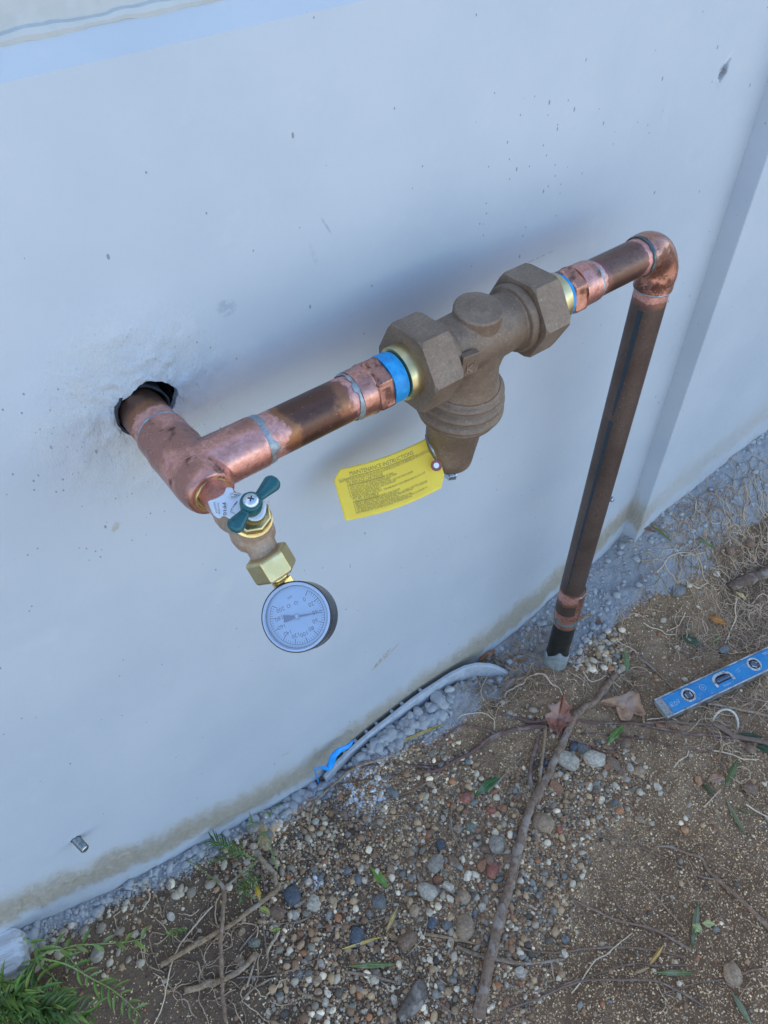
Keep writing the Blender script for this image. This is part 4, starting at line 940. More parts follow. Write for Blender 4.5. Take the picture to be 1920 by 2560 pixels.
# long roots
RT_ = [('G3', [(-30, 395), (90, 312), (170, 292), (250, 284), (345, 285), (420, 325), (480, 352), (590, 390), (700, 437), (790, 372)], .0036, .0022, PURP, 'dark purple root bending under the two speckled stones'),
 ('G3', [(85, 204), (160, 225), (250, 258), (340, 244), (480, 234), (600, 255), (760, 262), (860, 262), (1000, 290), (1180, 322), (1330, 335), (1470, 348)], .0028, .0028, PURP, 'long dark root running right from the maple leaf'),
 ('G3', [(1330, 268), (1390, 300), (1450, 332), (1550, 362), (1690, 390)], .0052, .0068, (.17, .125, .10), 'thick dark root entering from the right edge below the level'),
 ('G3', [(860, 272), (950, 262), (1040, 250), (1180, 262), (1320, 272)], .0026, .0036, (.16, .12, .1), 'dark root joining the thick root below the level'),
 ('G3', [(560, 320), (760, 330), (900, 355), (1060, 385), (1180, 410), (1320, 435)], .0018, .0014, PURP, 'thin dark root below the long root'),
 ('D', [(1480, 735), (1300, 755), (1160, 775), (1000, 730), (845, 692)], .0030, .0022, PURP, 'dark root with a pale broken tip left of the maple leaf'),
 ('D', [(1310, 825), (1180, 828), (1000, 850), (870, 890), (800, 910), (700, 960), (600, 1045), (500, 1110), (350, 1190), (200, 1272), (60, 1290), (-40, 1290)], .0052, .0030, PURP, 'purple brown root slanting down left from the maple leaf'),
 ('D', [(790, 905), (700, 862), (600, 838), (430, 812), (300, 900), (150, 1030), (0, 1085)], .0028, .0012, (.14, .085, .08), 'dark rootlet branching above the slanting purple root'),
 ('D', [(620, 1050), (440, 1125), (260, 1190), (120, 1210), (-30, 1200)], .0030, .0020, PURP, 'root running beside the slanting purple root'),
 ('D', [(220, 1270), (120, 1370), (0, 1445), (-160, 1520), (-420, 1610)], .0024, .0014, (.2, .14, .11), 'long rootlet sinking left across the gravel'),
 ('G1', [(1190, 770), (1000, 745), (820, 745), (660, 765), (480, 812), (330, 860), (200, 930), (60, 1010)], .0026, .0012, (.105, .068, .065), 'thin dark root running left towards the wall foot'),
 ('G1', [(1050, 790), (900, 812), (720, 838), (560, 870), (400, 950), (250, 1080)], .0022, .0012, (.12, .08, .07), 'second thin dark root running left below it'),
 ('G1', [(980, 1040), (860, 1050), (720, 1075), (600, 1095), (520, 1130)], .0018, .0012, (.24, .18, .13), 'thin brown twig lying flat over the fine gravel'),
 ('G4', [(130, 725), (260, 755), (400, 768), (600, 740), (800, 735), (1000, 752), (1165, 792)], .0018, .0024, (.19, .135, .1), 'thin brown root curving across the lower sand'),
 ('G4', [(370, 985), (500, 935), (660, 885), (850, 833), (1000, 842), (1180, 838)], .0014, .0020, (.15, .105, .08), 'dark rootlet ending at the small green leaf'),
 ('G4', [(110, 1105), (300, 1035), (430, 975), (560, 930), (760, 928), (960, 930), (1110, 985), (1280, 1082)], .0024, .0020, (.17, .125, .1), 'long dark root near the bottom edge of the sand'),
 ('G4', [(505, 455), (640, 520), (770, 578), (960, 620), (1080, 680), (1190, 745)], .0020, .0028, (.21, .15, .115), 'brown root slanting down the middle of the sand'),
 ('G4', [(610, 285), (700, 390), (800, 520), (920, 610), (1110, 655)], .0012, .0020, (.21, .155, .12), 'thin root joining the slanting brown root from above'),
 ('G4', [(860, 310), (960, 405), (1060, 510), (1170, 638)], .0012, .0018, (.30, .23, .17), 'pale thin root above the slanting brown root'),
 ('G4', [(630, 70), (820, 115), (1000, 180), (1120, 250), (1270, 320), (1430, 340)], .0014, .0016, (.19, .14, .11), 'thin root crossing the upper sand'),
 ('G4', [(380, 245), (440, 360), (520, 470), (580, 560), (650, 660)], .0016, .0012, (.18, .14, .115), 'thin dark root near the gravel edge'),
 ('G4', [(755, 920), (830, 1000), (900, 1090), (970, 1200)], .0016, .0014, (.15, .11, .085), 'thin root sinking to the bottom edge'),
 ('G4', [(925, 1142), (1020, 1020), (1110, 985), (1230, 945), (1390, 925)], .0013, .0012, (.17, .125, .1), 'thin wavy root left of the round tan stone'),
 ('G4', [(1480, 905), (1560, 870), (1680, 855)], .0018, .0014, (.2, .145, .11), 'root right of the round tan stone'),
 ('G4', [(92, 1200), (95, 1000), (110, 820), (140, 640), (185, 440)], .0013, .0010, (.2, .155, .12), 'thin upright root right of the long stick'),
 ('G2', [(990, 780), (1080, 680), (1110, 560), (1090, 470), (1065, 390)], .0010, .0008, (.36, .3, .23), 'fine pale root winding past the speckled grey stone'),
 ('G2', [(1000, 760), (1040, 900), (1100, 1000), (1180, 1060), (1320, 1180)], .0018, .0012, (.16, .12, .1), 'dark root dropping from the brown flat stone')]
for z, p, a, b, c, l in RT_: twig('root', z, p, a, b, c, l, 'root', mat='root', n=7)
WH = [('L0', [(1262, 868), (1180, 960), (1080, 1085), (1030, 1180), (1008, 1260), (992, 1350), (960, 1480), (915, 1570)], .0015, 'long white root curving down beside the weeds'),
 ('G4', [(492, 1005), (540, 950), (580, 885), (640, 805), (700, 778), (745, 735), (790, 700), (852, 650)], .0014, 'white root lying alone on the lower sand'),
 ('D', [(875, 520), (900, 465), (960, 430), (1010, 395), (1070, 375), (1110, 320), (1180, 290), (1260, 275), (1320, 315), (1360, 375), (1430, 405), (1465, 470), (1490, 525)], .0017, 'white root arching above the maple leaf'),
 ('D', [(755, 225), (690, 320), (645, 400), (628, 480), (660, 552)], .0015, 'white root hooked left of the soil heap'),
 ('D', [(390, 745), (440, 702), (540, 685), (640, 680), (720, 720), (770, 780), (765, 850)], .0013, 'white root loop below the painted soil'),
 ('C', [(590, 1820), (660, 1870), (740, 1910), (800, 2000), (880, 2080), (1010, 2050), (1110, 1995), (1200, 2040), (1270, 2110), (1350, 2170)], .0016, 'white root winding in front of the riser foot'),
 ('C', [(1225, 1390), (1320, 1450), (1420, 1520), (1530, 1560), (1640, 1650)], .0016, 'pale root running right from the small green leaf tip'),
 ('F', [(500, 640), (560, 580), (620, 480), (680, 450), (760, 430), (830, 440), (880, 460), (1000, 430)], .0016, 'white forked root above the level'),
 ('F', [(360, 1160), (440, 1210), (540, 1235), (600, 1280), (690, 1280)], .0014, 'white root lying flat above the dark green leaf'),
 ('F', [(800, 1050), (760, 1130), (720, 1195), (600, 1255)], .0013, 'pale root curving to the flat white root'),
 ('F', [(1330, 915), (1305, 1010), (1320, 1110), (1270, 1230), (1210, 1370)], .0019, 'pale stalk standing by the orange dead leaf'),
 ('E', [(680, 915), (740, 840), (815, 795), (832, 735)], .0015, 'white root bit lying on the sand below the level'),
 ('E', [(1095, 740), (1200, 760), (1300, 790), (1400, 830), (1550, 835)], .0018, 'white root ending right of the dark root tip'),
 ('E', [(400, 420), (500, 408), (600, 400), (730, 438)], .0014, 'white root along the lower left corner of the level'),
 ('E', [(1420, 1300), (1540, 1375), (1690, 1450)], .0022, 'straight pale root at the right edge of the sand'),
 ('E', [(990, 1320), (1080, 1230), (1165, 1140)], .0012, 'thin pale root below the brown crumbly leaf'),
 ('C', [(-30, 1960), (60, 1955), (130, 1985), (200, 2060), (260, 2110), (350, 2165)], .0017, 'white root loop left of the riser foot')]
for z, p, a, l in WH: twig('root', z, p, a, a*.7, (.60, .54, .44), l, 'root', mat='root', n=7, up=.004)
# a thin white hoop standing out of the soil
mb = MB(); b0, b1 = gp(*px('E', 1085, 430)), gp(*px('E', 1345, 505)); mid = (b0+b1)/2; dd = b1-b0; wv = unit(V(dd[1], -dd[0], 0))
P = [mid-dd*.5*math.cos(a)+(V(0, 0, 1)*.75+wv*-.5)*.036*math.sin(a) for a in np.linspace(-.15, math.pi+.1, 30)]
mb.add(*tube(P, [.0021]*30, 8)); o = mb.build('root_hoop', M['root']); o.color = (.62, .56, .46, 1); tag(o, 'white hoop shaped root standing out of the soil below the level', 'root')
# curled bark
mb = MB(); P = gpath('G2', [(1060, 935), (1062, 990), (1035, 1050), (985, 1110), (940, 1160)], .004, 5); v = []; f = []; n = len(P)
for i, p in enumerate(P):
    t = unit(P[min(i+1, n-1)]-P[max(i-1, 0)]); sd = unit(np.cross(t, V(0, 0, 1))); w = .014*(.25+.75*math.sin(math.pi*min(1, .15+.8*i/n)))
    for j in range(7): a = (j/6-.5)*2; v.append(p+sd*w*a+V(0, 0, .008*(1-a*a)+.001*mnoise.noise(Vector((i*.7, j, 0)))))
for i in range(n-1):
    for j in range(6): f.append((i*7+j, i*7+j+1, (i+1)*7+j+1, (i+1)*7+j))
mb.add(v, f); o = mb.build('bark', M['wood']); so = o.modifiers.new('t', 'SOLIDIFY'); so.thickness = .002; o.color = (.20, .15, .11, 1); tag(o, 'curled strip of brown bark at the bottom of the gravel', 'bark')

# fine roots: nobody could count them
def image_poly(z, pts): return np.array([gp(*img(z, u, v))[:2] for u, v in pts])
def in_poly(poly, x, y):
    ins = np.zeros(np.shape(x), bool); n = len(poly)
    for i in range(n):
        (x1, y1), (x2, y2) = poly[i], poly[(i+1) % n]
        c = ((y1 > y) != (y2 > y)) & (x < (x2-x1)*(y-y1)/(y2-y1+1e-12)+x1); ins ^= c
    return ins
def sample_poly(poly, n):
    lo, hi = poly.min(0), poly.max(0); out = np.zeros((0, 2))
    while len(out) < n:
        q = rng.uniform(lo, hi, (n*4, 2)); out = np.vstack([out, q[in_poly(poly, q[:, 0], q[:, 1])]])
    return out[:n]
mb = MB()
for z, poly, cnt, ln, rr in (('D', [(640, 150), (830, 60), (1130, 60), (1160, 220), (1000, 360), (860, 480), (420, 600), (560, 420)], 120, (.05, .16), (.0004, .0008)),
                         ('F', [(700, 60), (1240, 20), (1690, 0), (1690, 640), (1200, 760), (640, 640)], 120, (.05, .22), (.0005, .0011)),
                         ('F', [(1330, 860), (1690, 840), (1690, 1420), (1300, 1480), (1240, 1200)], 110, (.05, .2), (.0005, .0010)),
                         ('F', [(250, 560), (1000, 560), (1100, 1200), (300, 1240)], 60, (.02, .08), (.0004, .0008)),
                         ('F', [(700, 1290), (1100, 1260), (1200, 1480), (600, 1560)], 40, (.03, .1), (.0005, .0009)),
                         ('E', [(1000, 180), (1690, 60), (1690, 420), (1390, 330), (1000, 420)], 70, (.04, .14), (.0005, .0010)),
                         ('E', [(1050, 440), (1690, 650), (1690, 1000), (1100, 860)], 45, (.03, .12), (.0005, .0010)),
                         ('C', [(560, 1400), (1500, 1350), (1600, 2100), (500, 2160)], 80, (.03, .10), (.0005, .0010)),
                         ('C', [(-200, 1000), (230, 1000), (100, 1700), (-400, 1500)], 50, (.03, .1), (.0004, .0008)),
                         ('L0', [(700, 900), (1560, 850), (1640, 1500), (900, 1400)], 70, (.03, .10), (.0006, .0012)),
                         ('G4', [(300, 0), (1600, 0), (1600, 1100), (200, 1100)], 40, (.02, .09), (.0004, .0007)),
                         ('G2', [(200, 100), (1400, 100), (1400, 1100), (200, 1100)], 30, (.02, .07), (.0004, .0008)),
                         ('P7', [(1000, 900), (1700, 700), (1700, 1500), (800, 1300)], 60, (.05, .2), (.0006, .0011))):
    pp = image_poly(z, poly)
    for x, y in sample_poly(pp, cnt):
        L = random.uniform(*ln); m = max(8, int(L/.005)); hd_ = random.uniform(0, 6.28); cv = random.uniform(-.15, .15); P = []; r = random.uniform(*rr); hh = random.uniform(.001, .010); ph = random.uniform(0, 6)
        for i in range(m):
            g = float(ground_h(x, min(y, -.003))); P.append(V(x, min(y, -.004), g+r+hh*abs(math.sin(ph+i*3.0/m*2))*math.sin(math.pi*i/m)))
            hd_ += cv+random.gauss(0, .38); x += math.cos(hd_)*L/m; y += math.sin(hd_)*L/m
        t = random.random(); c = (.17+.50*t, .10+.38*t, .055+.25*t, 1)
        v, f = tube(P, [r*(1-.5*i/m) for i in range(m)], 4, False); mb.add(v, f, None, [c]*len(v))
def m_rootmass():
    t = NT('fine_roots'); return t.out(t.attr('tint', 'Color'), .7, 0)
tag(mb.build('fine_roots', m_rootmass()), kind='stuff')

# ------------------------------------------------------------------ leaves
def leaf(z, a, b, wpx, color, label, mat='leaf', fold=.25, curl=.004, up=.003, ragged=0.0, name='leaf', peak=.45, cat='leaf', group=None):
    pa, pb = gp(*img(z, *a), up), gp(*img(z, *b), up); sc = scale_at((pa+pb)/2)*(ZW[z][2] if z else 1); w = wpx*sc*.62
    ax = pb-pa; L = np.linalg.norm(ax); t = ax/L; sd = unit(np.cross(t, V(0, 0, 1))); n = np.cross(sd, t); NU, NV = 18, 8; v = []; f = []; seed = random.random()*50
    for i in range(NU+1):
        s = i/NU; q = (s/peak if s < peak else (1-s)/(1-peak)); ww = w*math.sin(math.pi/2*min(1, max(0, q)))**.85
        for j in range(NV+1):
            e = (j/NV-.5)*2; rg = 1+(ragged*mnoise.noise(Vector((s*16, e*2+seed, 1))) if abs(e) > .9 else 0)
            p = pa+ax*s+sd*(ww*e*rg*.5)+n*(abs(e)*ww*fold*.5+curl*math.sin(math.pi*s)*(1-.5*abs(e))+.0025*mnoise.noise(Vector((s*3+seed, e, seed))))
            g = float(ground_h(p[0], p[1])); p[2] = max(p[2], g+.0012); v.append(p)
    for i in range(NU):
        for j in range(NV): f.append((i*(NV+1)+j, i*(NV+1)+j+1, (i+1)*(NV+1)+j+1, (i+1)*(NV+1)+j))
    mb = MB(); mb.add(v, f); o = mb.build(name, M[mat]); so = o.modifiers.new('t', 'SOLIDIFY'); so.thickness = .0005; color = (min(1, color[0]*1.45), color[1]*1.12, color[2]*.72); o.color = (*color, 1)
    P = [pa+ax*s+n*(curl*math.sin(math.pi*s)+.0008)+V(0, 0, .0006) for s in np.linspace(0, .95, 10)]
    rb = MB(); rb.add(*tube(P, [.0006*(1-.6*i/9) for i in range(10)], 5)); ro = rb.build('midrib', M[mat], o); ro.color = (*[min(1, x*1.7+.03) for x in color], 1)
    return tag(o, label, cat, group)
GR, DG, OLV, YEL, GG = (.055, .115, .035), (.022, .062, .032), (.20, .19, .06), (.36, .31, .10), (.125, .165, .105)
leaf('G2', (645, 848), (940, 835), 52, (.10, .16, .075), 'green lance shaped leaf lying across the lower gravel')
leaf('G2', (605, 745), (850, 672), 34, YEL, 'pale yellow lance leaf over the dark blue stone')
leaf('G2', (935, 500), (865, 655), 44, (.33, .29, .16), 'pale tan curled leaf beside the yellow lance leaf', up=.006)
leaf('G2', (870, 650), (940, 690), 50, (.22, .17, .12), 'small brown curled leaf at the tip of the tan leaf', 'dryleaf')
leaf('G2', (772, 262), (880, 385), 82, (.10, .23, .045), 'bright green torn leaf alone in the middle of the gravel', ragged=.7, peak=.6, up=.006)
leaf('G2', (185, 640), (245, 625), 40, (.16, .24, .07), 'small light green leaf scrap by the weed clump')
leaf('G4', (1243, 465), (1203, 745), 58, (.065, .115, .05), 'dark green lance leaf pointing down on the sand')
leaf('G4', (982, 882), (1225, 888), 56, (.085, .135, .06), 'green leaf with a yellow tip near the bottom of the sand')
leaf('G4', (1440, 995), (1565, 1215), 56, (.085, .15, .07), 'bright green blade in the bottom right corner')
leaf('G4', (1035, 725), (945, 850), 36, (.36, .27, .12), 'yellow brown lance leaf on the lower sand', 'dryleaf')
leaf('G4', (950, 855), (860, 890), 36, (.25, .2, .15), 'grey curled leaf below the yellow brown leaf', 'dryleaf')
leaf('G4', (1203, 605), (1262, 640), 78, (.27, .36, .17), 'pale green frilly leaf on the dark green lance leaf', ragged=.9, up=.007)
leaf('G4', (1262, 595), (1338, 600), 62, (.30, .38, .2), 'pale frilly leaf scrap right of the lance leaf', ragged=.9, up=.005)
leaf('G3', (1410, 722), (1520, 922), 46, GG, 'grey green lance leaf slanting on the right of the sand')
leaf('G3', (1475, 475), (1402, 645), 58, (.07, .115, .05), 'curved green leaf under the white roots at right', up=.006)
leaf('G3', (1265, 605), (1345, 705), 44, (.06, .095, .05), 'narrow green leaf beside the crumbly brown leaf')
leaf('G3', (1460, 322), (1625, 345), 46, DG, 'dark green leaf just above the thick dark root')
leaf('G3', (1585, 395), (1690, 450), 66, DG, 'dark green leaf under the thick root at the right edge')
leaf('G3', (795, 278), (698, 392), 72, (.085, .18, .05), 'bright green toothed leaf above the speckled stones', ragged=.6, up=.006)
leaf('G3', (1300, 600), (1390, 590), 95, (.26, .14, .065), 'crumbly orange brown dead leaf on the sand', 'dryleaf', ragged=.8, up=.006)
leaf('G1', (1535, 818), (1388, 935), 88, (.035, .11, .04), 'broad dark green leaf with a pale vein left of the fork', peak=.5, up=.005)
leaf('G1', (945, 618), (1212, 512), 42, (.24, .22, .08), 'long olive yellow leaf pointing at the painted stones', up=.008)
leaf('R0', (688, 880), (718, 1035), 68, (.11, .175, .10), 'light green pointed leaf in front of the riser', up=.006)
leaf('R0', (1060, 775), (1225, 855), 92, (.035, .075, .045), 'broad dark green leaf above the level')
leaf('R0', (1285, 825), (1348, 785), 30, (.17, .23, .11), 'small pale green leaf tip above the level')
leaf('R0', (868, 38), (1005, 165), 34, (.10, .15, .045), 'narrow green blade by the wall corner', up=.008)
leaf('R0', (1190, 140), (1300, 195), 34, (.05, .13, .04), 'small green grass blade right of the wall corner')
leaf('R0', (1250, 665), (1380, 715), 95, (.30, .155, .05), 'curled orange dead leaf above the level', 'dryleaf', ragged=.5, up=.008)
leaf('R0', (1435, 495), (1505, 550), 50, (.42, .37, .25), 'cream coloured chip of dry leaf at the right', 'dryleaf', up=.006)
leaf('R0', (390, 680), (480, 640), 34, (.22, .14, .07), 'folded brown leaf just right of the riser', 'dryleaf', up=.006)
leaf('R0', (505, 40+640), (545, 690), 60, (.17, .12, .11), 'grey brown leaf scrap right of the riser', 'dryleaf', up=.006)
leaf('R0', (780, 75), (900, 110), 56, (.16, .085, .06), 'crumpled brown leaf in the wall corner', 'dryleaf', ragged=.6, up=.012)
leaf('D', (585, 150), (780, 60), 110, (.20, .105, .05), 'crumpled brown leaf at the end of the grey strip', 'dryleaf', ragged=.6, up=.014)
leaf('D', (980, 150), (1120, 130), 60, (.19, .10, .06), 'brown dead leaf behind the root tangle', 'dryleaf', ragged=.5, up=.006)
leaf('D', (870, 450), (1000, 320), 80, (.13, .08, .055), 'dark brown dead leaf in the root tangle', 'dryleaf', ragged=.5, up=.008)
leaf('B', (905, 1210), (960, 1430), 120, (.36, .27, .02), 'bright yellow leaf in the weed clump', ragged=.5, up=.016)
leaf('B', (930, 1490), (1085, 1580), 120, (.20, .25, .07), 'yellow green leaf hanging under the tan stick', ragged=.5, up=.008)
leaf('F', (735, 1300), (905, 1270), 10, DG, 'thin green scrap at the edge of the broad dark leaf')
leaf('E', (1340, 1330), (1500, 1400), 60, (.10, .12, .07), 'dull green leaf half buried at the right', up=.001)
def polyleaf(z, outline, color, label, curl, up, vein_to):
    pts = [np.array(px(z, *q)) for q in outline]; c = sum(pts)/len(pts); P = catmull(pts+[pts[0]], 3)[:-1]; v = []; f = []; RN = 6; n = len(P)
    c3 = gp(*c); 
    for j in range(RN+1):
        for k, q in enumerate(P):
            w = q+(c-q)*j/RN*.98; p = gp(*w); rel = (1-j/RN); p[2] = max(p[2], c3[2]-.012)+up+curl*rel**2*(1+.8*mnoise.noise(Vector((k*.35, 1, 4))))+.003*mnoise.noise(Vector((w[0]*.05, w[1]*.05, 0))); v.append(p)
    for j in range(RN):
        for k in range(n): f.append((j*n+k, j*n+(k+1) % n, (j+1)*n+(k+1) % n, (j+1)*n+k))
    f.append(tuple(RN*n+k for k in range(n)))
    mb = MB(); mb.add(v, f); o = mb.build('leaf', M['dryleaf'], None, True, 60); so = o.modifiers.new('t', 'SOLIDIFY'); so.thickness = .0006; color = (color[0]*1.7, color[1]*1.2, color[2]*.85); o.color = (*color, 1)
    rb = MB()
    for q in vein_to:
        A_ = np.array(px(z, *vein_to[0])); B_ = np.array(px(z, *q))
        if q == vein_to[0]: continue
        pp = []
        for s in np.linspace(0, .95, 8): w = A_+(B_-A_)*s; p = gp(*w); rel = min(1, np.linalg.norm(w-c)/(np.linalg.norm(B_-c)+1)); p[2] = max(p[2], c3[2]-.012)+up+curl*rel**2+.0012; pp.append(p)
        rb.add(*tube(pp, [.0008*(1-.6*i/7) for i in range(8)], 5))
    ro = rb.build('vein', M['dryleaf'], o); ro.color = (*[x*.6 for x in color], 1)
    return tag(o, label, 'leaf')
polyleaf('R0', [(285, 1183), (300, 1235), (343, 1278), (318, 1300), (345, 1345), (330, 1400), (300, 1400), (262, 1440), (245, 1480), (230, 1440), (190, 1450), (185, 1400), (158, 1332), (200, 1310), (170, 1262), (225, 1262), (255, 1240)], (.215, .105, .078), 'reddish brown maple leaf lying against the long stick', .010, .006, [(232, 1440), (285, 1195), (175, 1268), (338, 1282), (165, 1335), (340, 1345)])
polyleaf('R0', [(520, 1238), (600, 1210), (680, 1185), (740, 1165), (775, 1180), (800, 1240), (832, 1320), (790, 1330), (760, 1300), (740, 1345), (710, 1362), (665, 1350), (640, 1300), (630, 1262), (570, 1255)], (.275, .205, .15), 'large flat tan dead leaf between the stick and the level', .006, .007, [(525, 1238), (745, 1172), (825, 1318), (715, 1355)])

# ------------------------------------------------------------------ stones
def rock_mesh(seed, sub=3, amp=.28, facet=.0):
    bm = bmesh.new(); bmesh.ops.create_icosphere(bm, subdivisions=sub, radius=1)
    r = random.Random(seed); planes = [(unit(V(r.gauss(0, 1), r.gauss(0, 1), r.gauss(0, 1))), r.uniform(.62, .9)) for _ in range(7 if facet else 0)]
    for v in bm.verts:
        p = Vector(v.co); p = p*(1+amp*mnoise.noise(p*1.1+Vector((seed*7.1, 0, 0)))+amp*.35*mnoise.noise(p*2.6+Vector((seed*3.3, 5, 0))))
        for n, d in planes:
            e = p.x*n[0]+p.y*n[1]+p.z*n[2]-d
            if e > 0: p = p-Vector(n)*e*facet
        v.co = p
    me = bpy.data.meshes.new('stone'); bm.to_mesh(me); bm.free()
    me.polygons.foreach_set('use_smooth', [True]*len(me.polygons)); me.materials.append(M['stone']); return me
ROUND = [rock_mesh(i, 3, .22, .35) for i in range(6)]; ANG = [rock_mesh(20+i, 3, .25, .92) for i in range(6)]
for me in ANG: me.set_sharp_from_angle(angle=R(28))
CL = dict(white=(.56, .53, .47), pale=(.36, .35, .325), grey=(.205, .195, .18), bluegrey=(.135, .15, .165), blue=(.065, .085, .12), brown=(.17, .115, .078), tan=(.28, .215, .15), rust=(.235, .12, .065), red=(.28, .10, .065), green=(.16, .18, .15), orange=(.36, .2, .10), dark=(.06, .055, .05))
def stone_at(P, r, cn, label, group=None, ang=False, flat=.66, name='stone', cat='stone'):
    me = random.choice(ANG if ang else ROUND); o = bpy.data.objects.new(name, me); COL.objects.link(o)
    sx, sy, sz = r*random.uniform(1.0, 1.2), r*random.uniform(.78, .95), r*flat*random.uniform(.9, 1.1)
    o.scale = (sx, sy, sz); o.rotation_euler = (random.uniform(-.25, .25), random.uniform(-.25, .25), random.uniform(0, 6.28))
    o.location = (P[0], P[1], P[2]+sz*.45); k = random.uniform(.85, 1.15); c = [q*1.12 for q in CL[cn]]; o.color = (c[0]*k*1.36, c[1]*k*1.14, c[2]*k*.88, 1)
    return tag(o, label, cat, group)
